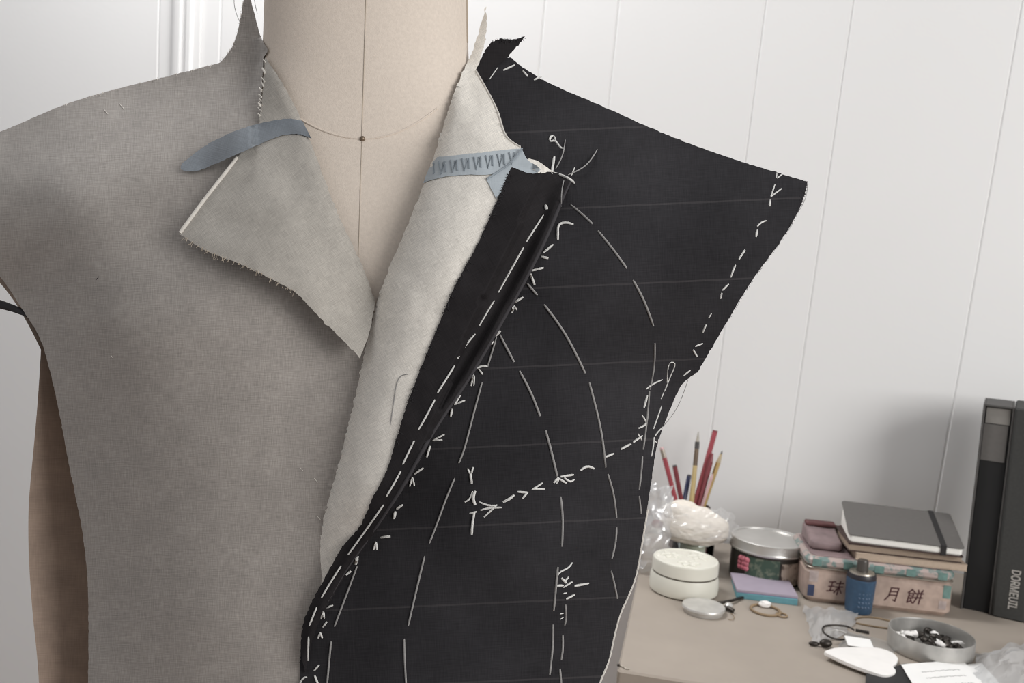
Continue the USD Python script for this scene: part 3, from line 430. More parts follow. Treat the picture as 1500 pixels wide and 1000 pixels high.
# ================================================================== work table and what lies on it
C0 = T(904, 981); tbl = thing('work_table', 'beige topped work table against the panelled wall', 'table', (C0[0] + .7, C0[1] + .2, 0))
DEP = WY - C0[1] - 0.006
obj('tabletop', put(rbox(1.40, DEP, 0.028, 0.004), frame(A([C0[0] + .70, C0[1] + DEP / 2, TZ - .028]), A([1, 0, 0]), A([0, 1, 0]), UPZ)), 'table', tbl)
obj('apron', put(rbox(1.34, .018, .09, .002), frame(A([C0[0] + .70, C0[1] + .016, TZ - .1185]), A([1, 0, 0]), A([0, 1, 0]), UPZ)), 'apron', tbl)
obj('apron', put(rbox(.018, DEP - .05, .09, .002), frame(A([C0[0] + .018, C0[1] + DEP / 2 + .005, TZ - .1185]), A([1, 0, 0]), A([0, 1, 0]), UPZ)), 'apron', tbl)
for lx in (.035, 1.365):
    for ly in (.04, DEP - .05): obj('leg', put(rbox(.045, .045, TZ - .029, .003), frame(A([C0[0] + lx, C0[1] + ly, 0]), A([1, 0, 0]), A([0, 1, 0]), UPZ)), 'apron', tbl)
def at(px, py, ang=0.0, z=TZ): return rotz(ang, T(px, py, z))
def mm(px, py): return depth(T(px, py)) / FPX          # metres per picture pixel on the table there

# ---- cream round tin
s = mm(1000, 881); r = 52 * s; c = under(999, 881, r); m = frame(c, R0, FH, UPZ)
t = thing('round_tin', 'cream white round lidded tin standing left of the silver lidded tin', 'tin', c)
obj('body', put(lathe([(0, 0), (r * .9, 0), (r * .98, .002), (r * 1.0, .008), (r * .985, .018), (r * .95, .0235), (0, .0235)]), m), 'cream', t, 40)
obj('rim', put(lathe([(0, .0235), (r * .935, .0235), (r * .935, .0250), (0, .0250)]), m), 'cream_gap', t, 40)  # darker metal ring in the gap between body and lid
lid = obj('lid', put(lathe([(0, .025), (r * .93, .025), (r * .955, .026), (r * .955, .0385), (r * .93, .0412), (r * .86, .0418), (r * .84, .0410), (0, .0414)]), m), 'cream', t, 40)
pet = []
for k in range(3):
    for j in range(6):
        a = j * math.pi / 3 + k; o = A([math.cos(k * 2.1 + .5), math.sin(k * 2.1 + .5), 0]) * r * .45 + A([math.cos(a), math.sin(a), 0]) * r * .19
        e = trimesh.creation.icosphere(1, 1); e.apply_scale([r * .15, r * .09, .0018]); e.apply_transform(rotz(a)); e.apply_translation(o + A([0, 0, .0413])); obj('petal', put(e, m), 'cream', lid, 60)
# ---- silver-lidded tin
s = mm(1120, 862); r = 57 * s; c = under(1119, 861, r); m = frame(c, R0, FH, UPZ); h = 62 * s
t = thing('silver_lidded_tin', 'round tin with silver lid and dark green and cream floral print', 'tin', c)
body = obj('body', put(lathe([(0, 0), (r * .93, 0), (r * .95, .002), (r * .95, h * .72), (0, h * .72)]), m), 'print_dark', t, 40)
def wrap(a0, a1, z0, z1, rr, th_=.0006, n=14):
    a = np.linspace(a0, a1, n); o = [np.c_[np.cos(a) * q, np.sin(a) * q] for q in (rr, rr + th_)]
    ring = lambda z: np.vstack([np.c_[o[0], np.full(n, z)], np.c_[o[1], np.full(n, z)][::-1]]); return loft([ring(z0), ring(z1)])
obj('printed_band', put(wrap(-2.42, -1.50, h * .03, h * .66, r * .951), m), 'print_leaf', body, label='dark green printed panel')
obj('printed_band', put(wrap(-1.44, -.78, h * .06, h * .60, r * .951), m), 'print_scene', body, label='cream printed panel')
fl = []
for k in range(9):
    a = -2.62 + .12 * (k % 3) + rng.normal(0, .02); zz = h * (.36 + .1 * (k // 3)); e = trimesh.creation.icosphere(1, .0042); e.apply_scale([1, 1, 1]); e.apply_translation([math.cos(a) * r * .945, math.sin(a) * r * .945, zz]); fl.append(e)
obj('flower_print', put(cat_(fl), m), 'pink_print', body, label='pink flowers on the side')
obj('lid', put(lathe([(0, h * .74), (r * .97, h * .72), (r * 1.0, h * .725), (r * 1.01, h * .76), (r * .985, h * .80), (r * .985, h * .955), (r * .99, h * .985), (r * .965, h), (r * .93, h * .99), (r * .91, h * .955), (r * .3, h * .965), (0, h * .965)]), m), 'tin', t, 35)
# ---- sticky pads
a_pad = math.radians(2.0)
def quad_box(p0, p1, dep, hgt, z, rad=.001):
    """box whose front lower edge runs from p0 to p1 (world), going back by dep"""
    p0, p1 = A(p0), A(p1); x = (p1 - p0) * A([1, 1, 0]); w = np.linalg.norm(x); x /= w; y = np.cross(UPZ, x); o = (p0 + p1) / 2 + y * dep / 2; o[2] = z
    return rbox(w, dep, hgt, rad), frame(o, x, y, UPZ), w
b, f_, w_ = quad_box(T(1078, 876), T(1168, 887), .066, .0078, TZ); t = thing('sticky_pad', 'teal sticky note pad, lower of the two stacked pads', 'note pad', f_[:3, 3]); obj('sheets', put(b, f_), 'teal', t, 25)
b, f_, w_ = quad_box(T(1078, 876), T(1168, 886), .066, .0036, TZ + .0080); t = thing('sticky_pad', 'lavender sticky note pad lying on the teal pad', 'note pad', f_[:3, 3]); obj('sheets', put(b, f_), 'lavender', t, 25)
b2 = rbox(w_ * .998, .0655, .0006, .0005); obj('gum_edge', put(b2, f_ @ frame(A([0, -.0004, -.0001]), A([1, 0, 0]), A([0, 1, 0]), UPZ)), 'violet_edge', t, 25)

# ---- printed moon-cake tin
b, f_, wt = quad_box(T(1176, 880), T(1394, 905.5), .112, .044, TZ, .012); s = mm(1290, 893); bh, lh = .0435, .0125
tin = thing('cake_tin', 'pink and teal printed cake tin with Chinese lettering under the notebook', 'tin', f_[:3, 3])
body = obj('body', put(rbox(wt, .112, bh, .012), f_), 'tea_pink', tin, 35)
obj('seam', put(rbox(wt * 1.004, .1128, .0012, .012, bh), f_), 'cap_rim', tin, 35)
lid = obj('lid', put(rbox(wt * 1.006, .1134, lh, .012, bh + .0012), f_), 'tea_mottle', tin, 35)
obj('lid_panel', put(rbox(wt * .93, .098, .0008, .010, bh + .0012 + lh), f_), 'mauve', lid, 35)
for k in range(9):
    x = -wt * .43 + wt * .105 * k; bw = wt * (.05 if k % 2 else .062)
    if k % 2 == 0 or k in (3,): obj('printed_band', put(rbox(bw, .0006, lh * .72, .0002, bh + .003), f_ @ frame(A([x, -.1134 / 2 - .0002, 0]), A([1, 0, 0]), A([0, 1, 0]), UPZ)), 'tea_teal', lid, label='teal printed patch on the lid')
for (x, z, w2, h2, mt) in [(-.465, .008, .045, .014, 'tea_blue'), (-.455, .026, .06, .014, 'tea_pale'), (.462, .024, .05, .016, 'tea_teal'), (.44, .010, .05, .010, 'tea_pale')]:
    obj('printed_band', put(rbox(wt * w2, .0006, h2, .0002, z), f_ @ frame(A([wt * x * .975, -.056 - .0001, 0]), A([1, 0, 0]), A([0, 1, 0]), UPZ)), mt, body)
I3 = lambda x, y, z: frame(A([x, y, z]), A([1, 0, 0]), A([0, 1, 0]), UPZ)
def strokes(chars, w=.0012):
    out = []
    for line in chars:
        for a, c_ in zip(line[:-1], line[1:]):
            a, c_ = A(a, float), A(c_, float); d = c_ - a; L = np.linalg.norm(d); bx_ = trimesh.creation.box([L + w * .7, w, .0005]); bx_.apply_transform(rotz(math.atan2(d[1], d[0]), [*((a + c_) / 2), 0])); out.append(bx_)
    return cat_(out)
G1 = [[(.02, .92), (.42, .98)], [(.05, .58), (.40, .63)], [(0, .2), (.44, .3)], [(.23, .95), (.21, .24)], [(.52, .86), (.98, .92)], [(.50, .58), (1.0, .64)], [(.75, 1.05), (.74, .0)], [(.74, .58), (.50, .14)], [(.75, .58), (1.0, .16)]]
G2 = [[(.5, 1.0), (.5, .4)], [(.15, .8), (.85, .84)], [(.2, .55), (.8, .58)], [(.1, .3), (.9, .34)], [(.5, .3), (.2, 0)], [(.5, .3), (.85, .02)]]
G3 = [[(.30, 1.0), (.28, .4), (.08, .02)], [(.30, 1.0), (.80, 1.02), (.78, .02), (.62, .1)], [(.30, .72), (.78, .74)], [(.28, .46), (.78, .48)]]
G4 = [[(.22, 1.05), (.0, .78)], [(.22, 1.05), (.46, .82)], [(.10, .74), (.38, .76)], [(.10, .74), (.10, .05), (.28, .16)], [(.10, .56), (.38, .58)], [(.38, .76), (.38, .40)], [(.10, .40), (.38, .42)], [(.24, .38), (.44, .04)], [(.62, 1.05), (.70, .86)], [(.94, 1.06), (.84, .86)], [(.52, .78), (1.0, .82)], [(.50, .46), (1.02, .50)], [(.66, .78), (.64, .40), (.52, .02)], [(.88, .82), (.88, .0)]]
for gch, px_ in ((G1, 1210.5), (G2, 1250), (G3, 1295), (G4, 1327)):
    x = ((px_ - 1176) / 218.0 - .5) * wt; g = strokes([[(p[0] * .0175 + .003 * (p[1] - .5), p[1] * .0165) for p in line] for line in gch], .0015)
    obj('lettering', put(g, f_ @ frame(A([x, -.0562, .013]), A([1, 0, 0]), A([0, 0, 1.0]), A([0, -1, 0]))), 'ink_red', body, label='dark red brush character on the tin')
TT = TZ + bh + .0012 + lh + .0008
# things stacked on the tin
X_, Y_ = f_[:3, 0], f_[:3, 1]; fo = f_[:3, 3] - Y_ * .056
def on_tin(x0, x1, yoff, dep, z, hgt, rad=.0012):
    w = x1 - x0; o = f_[:3, 3] + X_ * ((x0 + x1) / 2) + Y_ * (-.056 + yoff + dep / 2); o[2] = z; return rbox(w, dep, hgt, rad), frame(o, X_, Y_, UPZ), w
def fx(px_): return ((px_ - 1176) / 218.0 - .5) * wt
zz = TT + .0002
def book(label, x0, x1, yoff, dep, z, hg, page, cover, cov=.0009, group=None, name='book'):
    b, m, w = on_tin(x0, x1, yoff, dep, z, hg); t = thing(name, label, 'notebook' if name == 'notebook' else 'book', m[:3, 3])
    obj('pages', put(rbox(w - .001, dep - .001, hg - 2 * cov, .0008, cov), m), page, t, 25); obj('cover', put(rbox(w, dep, cov, .001), m), cover, t, 25); obj('cover', put(rbox(w, dep, cov, .001, hg - cov), m), cover, t, 25); return t, m, w
book('pale tan paperback lying on the printed cake tin, lowest of the stack', fx(1249), fx(1411), .006, .088, zz, .0085, 'paper_tan', 'paper_tan'); zz += .0087
book('brown edged paperback between the pale tan book and the white notebook', fx(1238), fx(1404), .010, .088, zz, .0095, 'paper_brown', 'cover_brown', .0012); zz += .0097
# the charcoal notebook is stuffed, so that it gapes towards its spine at the back
hg, dep, ang = .0115, .086, math.radians(15); b, m, w = on_tin(fx(1240), fx(1406), .004, dep, zz, hg); m = m @ rotz(math.radians(-5))
t = thing('notebook', 'charcoal grey notebook with white page edge and black elastic, on top of the stack', 'notebook', m[:3, 3])
def wedge(w, d, h, ang, r): b = rbox(w, d, h, r); up = b.vertices[:, 2] > h * .5; b.vertices[:, 2] += np.where(up, (b.vertices[:, 1] + d / 2) * math.tan(ang), 0); return b
obj('pages', put(wedge(w - .004, dep - .002, hg - .003, ang, .004), m @ I3(0, 0, .0015)), 'pages', t, 25); obj('cover', put(rbox(w, dep, .0014, .004, 0), m), 'cover_brown', t, 25, 'dark lower cover')
tilt = m @ I3(0, -dep / 2, hg - .0014) @ trimesh.transformations.rotation_matrix(ang, [1, 0, 0]) @ I3(0, dep / 2 / math.cos(ang), 0)
obj('cover', put(rbox(w, dep / math.cos(ang), .0014, .005), tilt), 'charcoal', t, 25, 'charcoal upper cover')
xe = w / 2 - .024
obj('elastic_band', cat_([put(rbox(.0065, dep / math.cos(ang) + .0006, .0007, .0003, .00142), tilt @ I3(xe, 0, 0)), put(rbox(.0065, .0007, hg + .0012, .0003, 0), m @ I3(xe, -dep / 2 - .0006, 0))]), 'elastic', t, 25)
# added pink mound standing in for the tin's own lid top
b, m, w = on_tin(fx(1186), fx(1236), .030, .066, TT + .0002, .006, .004)
t = thing('raised_lid_top', 'raised mauve area added for the cake tin lid top, left of the books', 'raised_lid_top', m[:3, 3])
p_ = rbox(w, .066, .010, .006); p_ = p_.subdivide(); p_.vertices[:, 2] += (p_.vertices[:, 2] > .005) * (.010 * (p_.vertices[:, 1] + .033) / .066 + .003 * meshkit.noise(p_.vertices * 90, 4)); obj('pouch', put(p_, m), 'mauve', t, 60)  # mauve body of the stand-in lid top
obj('lid_back_edge', put(rbox(w * .96, .018, .005, .003, .0185), m @ frame(A([.001, .022, 0]), A([1, 0, 0]), A([0, 1, 0]), UPZ)), 'maroon', t, 25, 'dark red back edge of the lid, added as a raised strip')
# ---- blue bottle
s = mm(1257, 901); r = 20 * s; c = under(1256, 901, r); m = frame(c, R0, FH, UPZ); t = thing('bottle', 'small blue bottle with grey cap in front of the cake tin', 'bottle', c)
bm = lathe([(0, 0), (r * .86, 0), (r * .94, .0015), (r * .96, .006), (r * 1.06, .040), (r * 1.04, .0425), (0, .0425)], 48); body = obj('body', put(bm, m), 'blue', t, 35)
sp = []
for i in range(4):
    for j in range(5):
        a = -1.57 + (i - 1.5) * .24; zz_ = .010 + j * .0055; e = trimesh.creation.icosphere(1, .0016); e.apply_scale([1, .6, 1]); e.apply_translation([math.cos(a) * r * (.97 + .0022 * zz_ / .001 * .04), math.sin(a) * r * (.97 + .0022 * zz_ / .001 * .04), zz_]); sp.append(e)
obj('dot_print', put(cat_(sp), m), 'blue_spot', body, label='pale dots on the front')
obj('collar', put(lathe([(0, .0425), (r * 1.03, .0425), (r * 1.05, .045), (r * .98, .0485), (0, .0485)]), m), 'cap_dark', t, 35, 'dark collar'); obj('rim', put(lathe([(r * .3, .0485), (r * .9, .0485), (r * .86, .0502), (r * .3, .0502)]), m), 'cap_rim', t, 35)
obj('cap', put(lathe([(0, .0502), (r * .42, .0502), (r * .40, .062), (r * .34, .0645), (0, .0645)]), m), 'cap', t, 35)

# ---- standing swatch boxes
def stand_box(p0, p1, dep, hgt): return quad_box(p0, p1, dep, hgt, TZ, .0008)
hx = ray(1430, 893) * A([1, 1, 0]); hx = np.cross(hx / np.linalg.norm(hx), UPZ); p0_ = T(1406, 891)
b, f2, w = stand_box(p0_, p0_ + hx * 40.5 * mm(1430, 893), .090, .262); hgt = .262
t = thing('box_file', 'tall black slipcase with grey label at its top, left of the lettered book', 'box file', f2[:3, 3])
for sx_ in (-1, 1): obj('side_board', put(rbox(.0026, .090, hgt, .0008), f2 @ I3(sx_ * (w / 2 - .0013), 0, 0)), 'box_grey', t, 25)
obj('top_board', put(rbox(w - .0054, .090, .0026, .0008, hgt - .0026), f2), 'box_grey', t, 25); obj('spine', put(rbox(w - .0054, .084, hgt - .0028, .0008), f2 @ I3(0, .002, 0)), 'box_black', t, 25)
obj('label', put(rbox(w - .008, .001, .0195, .0003, hgt - .0235), f2 @ I3(0, -.0402, 0)), 'label_grey', t, 25, 'pale grey label'); obj('label', put(rbox(w - .008, .001, .046, .0003, hgt - .0705), f2 @ I3(-.001, -.0402, 0)), 'charcoal', t, 25, 'charcoal paper band below the label')
hx = ray(1452, 901) * A([1, 1, 0]); hx = np.cross(hx / np.linalg.norm(hx), UPZ); p0_ = T(1451, 902)
b, f3, w = stand_box(p0_, p0_ + hx * 44 * mm(1470, 905), .115, .262)
t = thing('book', 'dark grey cloth bound swatch book with silver lettering, right of the black slipcase', 'book', f3[:3, 3])
body = obj('cover', put(rbox(w, .115, .262, .004), f3), 'book_cloth', t, 35)
tm = meshkit.text_mesh('DORMEUIL', .0095, .0005, bold=True); L = tm.bounds[1, 0]; tm.apply_scale([.050 / L, 1, 1])
obj('lettering', put(tm, f3 @ frame(A([-.0052 + .004, -.0576, .064]), A([0, 0, -1.0]), A([1.0, 0, 0]), A([0, -1.0, 0]))), 'silver_foil', body, False, 'silver word running down the spine')
for xo in (.0105, .0165):
    g = []
    for k in range(16):
        hh = .0016 + .0012 * rng.random(); bx_ = trimesh.creation.box([.0022, .0004, hh]); bx_.apply_translation([xo + .0008 * rng.random(), -.0577, .162 - k * .0030]); g.append(bx_)
    obj('small_print', put(cat_(g), f3), 'silver_foil', body, False, 'row of tiny illegible print')
p0_ = p0_ + hx * 46.5 * mm(1470, 905)
b, f4, w = quad_box(p0_, p0_ + hx * .04, .105, .255, TZ, .004); t = thing('book', 'charcoal bound book at the right edge beside the lettered one', 'book', f4[:3, 3]); obj('cover', put(b, f4), 'box_black', t, 35)

# ---- pincushion jar with crumpled wrapping
s = mm(1015, 838); c = T(1018, 840) + FH * 30 * s; m = frame(c, R0, FH, UPZ); rj = 31 * s
t = thing('pincushion_jar', 'glass jar topped with a puffy ivory pincushion behind the cream tin', 'jar', c)
obj('jar', put(lathe([(0, 0), (rj * .95, 0), (rj, .003), (rj, .034), (rj * .92, .038), (rj * .88, .038), (rj * .94, .033), (rj * .94, .004), (0, .003)]), m), 'glass', t, 40)
obj('filling', put(lathe([(0, .004), (rj * .86, .004), (rj * .9, .012), (rj * .8, .022), (rj * .88, .030), (rj * .6, .034), (0, .034)], 24), m), 'puff', t, 60, 'folded paper inside the jar')
pf = trimesh.creation.icosphere(5, 1.0); v = pf.vertices.copy(); nz = meshkit.fbm(v * 1.7 + 3, 4, 5) - .5; an = np.arctan2(v[:, 1], v[:, 0])
crease = .05 * np.abs(np.sin(an * 4 + 1.2 * np.sin(an * 2))) * np.clip(v[:, 2] * 1.2 + .4, 0, 1); v = v * (1 + .34 * nz - 1.1 * crease)[:, None]; pf.vertices = v * A([.047, .040, .026]) + A([-.001, 0, .057])
cush = obj('cushion', put(pf, m), 'puff', t, True, 'puffy ivory cotton cushion')
pf2 = trimesh.creation.icosphere(4, 1.0); v = pf2.vertices; pf2.vertices = v * (1 + .25 * (meshkit.fbm(v * 2 + 9, 3, 8) - .5))[:, None] * A([.026, .022, .018]) + A([-.018, .004, .072]); obj('tuft', put(pf2, m), 'puff', cush, True, 'gathered upper tuft of cotton')
# crinkled clear wrapper to the left and over the cushion
def crumple(nu, nv, fn, amp, freq, seed, thick=.00025):
    u, w2 = np.meshgrid(np.linspace(0, 1, nu), np.linspace(0, 1, nv)); p = fn(u, w2); q = np.stack([u * freq, w2 * freq, np.zeros_like(u)], -1)
    d = np.stack([np.abs(meshkit.fbm(q, 3, seed + k) - .5) * 2 - .25 for k in range(3)], -1); p = p + amp * d; v = p.reshape(-1, 3)
    i, j = np.meshgrid(np.arange(nv - 1), np.arange(nu - 1), indexing='ij'); a = (i * nu + j).ravel(); f = np.vstack([np.c_[a, a + 1, a + nu + 1], np.c_[a, a + nu + 1, a + nu]]); return trimesh.Trimesh(v, f, process=False)
cw = T(955, 842) + FH * .030
def wrapf(u, w2):
    a = -.5 + 3.6 * u; rad = .030 * (1 - .45 * w2 + .1 * np.sin(5 * u)); return cw + np.stack([np.zeros_like(u)] * 3, -1) + rad[..., None] * (np.cos(a)[..., None] * -R0 + np.sin(a)[..., None] * -FH) + (w2 * .112)[..., None] * UPZ + (-.002 + .010 * w2)[..., None] * R0 * 1.0 + A([0, 0, .004])
wr = thing('cellophane_wrapper', 'crinkled clear cellophane wrapper standing between the jacket and the pincushion jar', 'wrapper', cw); obj('film', crumple(34, 34, wrapf, .010, 5, 31), 'film_bag', wr, 20)
e = trimesh.creation.icosphere(2, 1.0); e.apply_scale([.008, .005, .006]); obj('red_tag', put(e, frame(T(962, 842) + FH * .03 + A([0, 0, .060]), R0, FH, UPZ)), 'red_dark', wr, 60, 'small dark red tag inside')
cf = c + A([0, 0, .048])
def over(u, w2): a = -2.9 + 2.6 * u; e_ = -.25 + 1.2 * w2; return cf + (np.cos(a) * np.cos(e_) * .056)[..., None] * R0 + (np.sin(a) * np.cos(e_) * .050)[..., None] * FH + (.012 + .036 * np.sin(e_))[..., None] * UPZ
t2 = thing('cellophane_sheet', 'clear cellophane draped over the ivory pincushion with shiny creases', 'wrapper', cf); obj('film', crumple(40, 26, over, .008, 6, 47), 'film', t2, 20)

# ---- pencils in a dark cup behind the cushion
pc = T(1012, 822) + FH * .035; pz = depth(pc + A([0, 0, .06])); m = frame(pc, R0, FH, UPZ)
t = thing('pencil_cup', 'grey cup holding pencils and a brush behind the pincushion', 'cup', pc); obj('cup', put(lathe([(0, 0), (.024, 0), (.026, .002), (.028, .070), (.0265, .070), (.0245, .004), (0, .004)]), m), 'cup', t, 40)
def pencil(label, top, low, w, parts, dz=0.0, name='pencil', cat='pencil'):
    """parts: (from, to, material, part name, end scale) along the stick, 0 = tip"""
    a = P(top[0], top[1], pz + dz); b = P(low[0], low[1], pz + dz * .4); d = (b - a) / np.linalg.norm(b - a); tz = (pc[2] + .006 - a[2]) / d[2]; full = min(.175, tz)
    sgn = a + d * full; t = thing(name, label, cat, sgn, 'pencils in the grey cup'); r = w / 2 * pz / FPX
    for (u0, u1, mt, nm, k0, k1) in parts:
        p = np.linspace(a + d * u0, a + d * (full if u1 is None else u1), 3); obj(nm, tube(p, np.linspace(r * k0, r * k1, 3), 6 if nm == 'barrel' else 12), mt, t, 20)
pencil('red pencil with white metal ferrule, leftmost in the cup', (969, 655), (993, 745), 7, [(0, .003, 'rose', 'eraser', .7, .9), (.003, .015, 'cap_rim', 'ferrule', .95, .95), (.015, None, 'red', 'barrel', 1, 1)], -.006)
pencil('short dark red pencil, second from the left in the cup', (988, 681), (1001, 748), 7, [(0, .002, 'graphite', 'end_cap', .8, 1), (.002, None, 'red_dark', 'barrel', 1, 1)], .0)
pencil('navy blue pencil, lowest of those in the cup', (1010, 695), (1000, 745), 7, [(0, .002, 'graphite', 'end_cap', .7, .95), (.002, None, 'navy', 'barrel', 1, 1)], .012)
pencil('ochre handled paintbrush with grey bristles and dark ferrule', (1023, 632), (1012, 745), 7, [(0, .014, 'bristle', 'bristles', .15, .8), (.014, .024, 'graphite', 'ferrule', .95, 1), (.024, .048, 'steel_dull', 'ferrule', .9, .95), (.048, None, 'yellow', 'handle', .95, 1.15)], -.004, 'paintbrush', 'paintbrush')
pencil('long red pencil, tallest on the right of the cup', (1048, 630), (1016, 745), 7.5, [(0, .003, 'red_dark', 'end_cap', .95, 1), (.003, None, 'red', 'barrel', 1, 1)], .006)
pencil('dull red pencil between the tall red one and the gold one', (1044, 664), (1021, 748), 8, [(0, .012, 'red_dark', 'point', .3, .9), (.012, None, 'red_dark', 'barrel', .95, 1)], -.002)
pencil('pale rose pencil just left of the gold pencil', (1044, 694), (1026, 748), 4.5, [(0, .006, 'rose', 'point', .4, 1), (.006, None, 'rose', 'barrel', 1, 1)], -.010)
pencil('gold pencil with sharpened grey point, rightmost in the cup', (1058, 660), (1028, 748), 7, [(0, .005, 'graphite', 'point', .12, .45), (.005, .018, 'wood', 'bare_wood', .45, 1), (.018, None, 'gold', 'barrel', 1, 1)], .002)

# ---- small things lying on the table
s = mm(1030, 905); r = 32 * s; c = under(1029, 907, r); m = frame(c, R0, FH, UPZ)
t = thing('tin_lid', 'flat round silver lid lying in front of the cream tin', 'lid', c); obj('disc', put(lathe([(0, 0), (r * .90, 0), (r * .92, .004), (r, .0052), (r, .0072), (r * .97, .0082), (r * .90, .0076), (0, .0086)]), m), 'steel', t, 40)
c = T(1066, 890); t = thing('clasp', 'small dark metal clasp beside the flat silver lid', 'clasp', c)
obj('arm', tube([T(1040, 886) + UPZ * .002, T(1058, 888) + UPZ * .005, T(1072, 884) + UPZ * .004, T(1088, 877) + UPZ * .002], .0018, 8), 'iron', t, 50); obj('arm', tube([T(1052, 893) + UPZ * .0022, T(1066, 895) + UPZ * .004, T(1074, 898) + UPZ * .003], .0028, 8), 'iron', t, 50)
obj('hinge', put(lathe([(0, 0), (.005, 0), (.005, .005), (.003, .007), (0, .007)], 20), frame(T(1067, 891), R0, FH, UPZ)), 'steel', t, 40)
q = [T(x, y) + UPZ * .0012 for x, y in [(1070, 899), (1075, 904), (1072, 909), (1066, 908)]]; obj('wire', tube(spline(q, .001), .0004, 5), 'ring', t, 50)
s = mm(1122, 898); cR = T(1121, 895); tt_ = np.linspace(0, 2 * np.pi, 40); rg = [cR + math.cos(a) * 21 * s * R0 + math.sin(a) * 22 * s * FH + UPZ * .0016 for a in tt_]
t = thing('rubber_ring', 'thin tan rubber ring lying in front of the sticky pads', 'ring', cR); obj('ring', tube(rg, .0016, 8), 'ring', t, 50); rg = [T(1145, 902) + math.cos(a) * .006 * R0 + math.sin(a) * .007 * FH + UPZ * .0013 for a in tt_]; obj('knot', tube(rg, .0011, 8), 'ring', t, 50)
e = trimesh.creation.icosphere(3, 1.0); e.vertices *= (1 + .5 * (meshkit.fbm(e.vertices * 2.5, 3, 3) - .5))[:, None]; e.apply_scale([.0075, .005, .0042]); e.apply_translation([0, 0, .0038]); tag_ = put(e, at(1120, 889, .3)); obj('chalk_crumb', tag_, 'white', smooth=60, label='small crumbled lump of white chalk beside the teal sticky pad', cat='chalk')
# band of elastic
s = mm(1290, 915); t = thing('elastic_loop', 'thin pinkish elastic cord loop lying behind the open tin', 'cord', T(1285, 914)); q = [T(x, y) + UPZ * .0010 for x, y in [(1322, 921), (1300, 921), (1272, 917), (1252, 912), (1256, 906), (1275, 905), (1298, 909), (1330, 918)]]; obj('cord', tube(spline(q, .002), .0011, 7), 'ring', t, 60)
# plastic bag left
def flat(pts4, hgt, pw=1.0):
    a, b, c_, d = map(A, pts4); return lambda u, w2: (a * ((1 - u) * (1 - w2))[..., None] + b * (u * (1 - w2))[..., None] + c_ * (u * w2)[..., None] + d * ((1 - u) * w2)[..., None]) + (hgt * (4 * u * (1 - u)) ** pw * (4 * w2 * (1 - w2)) ** pw + .0015)[..., None] * UPZ
def bag(label, corners, hgt, amp, freq, seed, mat='film_bag', name='plastic_bag', extra=None, cat='plastic bag'):
    pts = [T(*p) for p in corners]; cc = np.mean(pts, 0); t = thing(name, label, cat, cc); ms = crumple(30, 30, flat(pts, hgt), amp, freq, seed); v = ms.vertices; v[:, 2] = np.maximum(v[:, 2], TZ + .0006); ms.vertices = v; obj('film', ms, mat, t, 25); return t
bag('crumpled clear plastic bag left of the blue bottle', [(1190, 946), (1236, 932), (1262, 898), (1176, 890)], .012, .006, 4, 61)
bag('crumpled clear plastic bag at the lower right corner', [(1412, 1012), (1540, 1030), (1530, 938), (1432, 962)], .018, .010, 4, 71)
zb = bag('small clear zip bag with white label left of the open tin', [(1222, 962), (1306, 970), (1312, 944), (1238, 925)], .004, .003, 3, 81, 'film_zip', 'zip_bag')
pl = flat([T(1244, 949), T(1277, 955), T(1282, 944), T(1252, 936)], 0.0); u, w2 = np.meshgrid(np.linspace(0, 1, 5), np.linspace(0, 1, 5)); pv = pl(u, w2)[..., :] + UPZ * .0062
b_, fm, w__ = quad_box(T(1241, 952), T(1280, 958), .028, .0008, TZ + .0052); obj('label', put(b_, fm), 'paper', zb, 25, 'white paper label')
t = thing('safety_pin', 'dark safety pin with bent wire arms on the zip bag edge', 'safety pin', T(1210, 945))
q = [T(x, y) + UPZ * z for x, y, z in [(1236, 940, .003), (1222, 943, .006), (1208, 940, .009), (1204, 932, .010), (1214, 928, .010), (1240, 930, .010), (1250, 934, .009)]]; obj('wire', tube(spline(q, .001), .0011, 8), 'iron', t, 60)
q = [T(x, y) + UPZ * z for x, y, z in [(1210, 938, .009), (1225, 934, .009), (1238, 937, .008)]]; obj('wire', tube(spline(q, .001), .0009, 8), 'steel', t, 60)
e = trimesh.creation.icosphere(3, 1); e.apply_scale([.007, .005, .0045]); obj('clasp', put(e, frame(T(1209, 948) + UPZ * .0048, R0, FH, UPZ)), 'iron', t, 60); e = trimesh.creation.icosphere(2, 1); e.apply_scale([.006, .003, .0025]); obj('tip', put(e, frame(T(1192, 946) + UPZ * .0028, R0, FH, UPZ)), 'iron', t, 60)
obj('bar', tube([T(1252, 934) + UPZ * .009, T(1272, 938) + UPZ * .009], .0018, 8), 'iron', t, 60)
# tailor's chalk
def poly_slab(px_pts, hgt, z=TZ, r=.002):
    pts = A([T(*p, z) for p in px_pts]); cc = pts.mean(0); pg = sg.Polygon((pts - cc)[:, :2]).buffer(0); pg = pg.buffer(-r).buffer(r, quad_segs=4); i = pg.buffer(-hgt * .3); i = max(i.geoms, key=lambda g: g.area) if hasattr(i, 'geoms') else i
    n = 90; ring_ = lambda g, zz_: np.c_[A([g.exterior.interpolate(t_, True).coords[0] for t_ in np.linspace(0, 1, n, endpoint=False)]), np.full(n, zz_)]
    return loft([ring_(i, 0), ring_(pg, hgt * .25), ring_(pg, hgt * .75), ring_(i, hgt)]), cc
ch, cc = poly_slab(spline([(1205, 966), (1218, 961), (1250, 958), (1282, 957), (1303, 962), (1314, 970), (1312, 978), (1306, 983)], 3).tolist() + spline([(1306, 983), (1311, 991), (1300, 997), (1276, 993), (1240, 981), (1205, 966)], 3).tolist(), .0062)
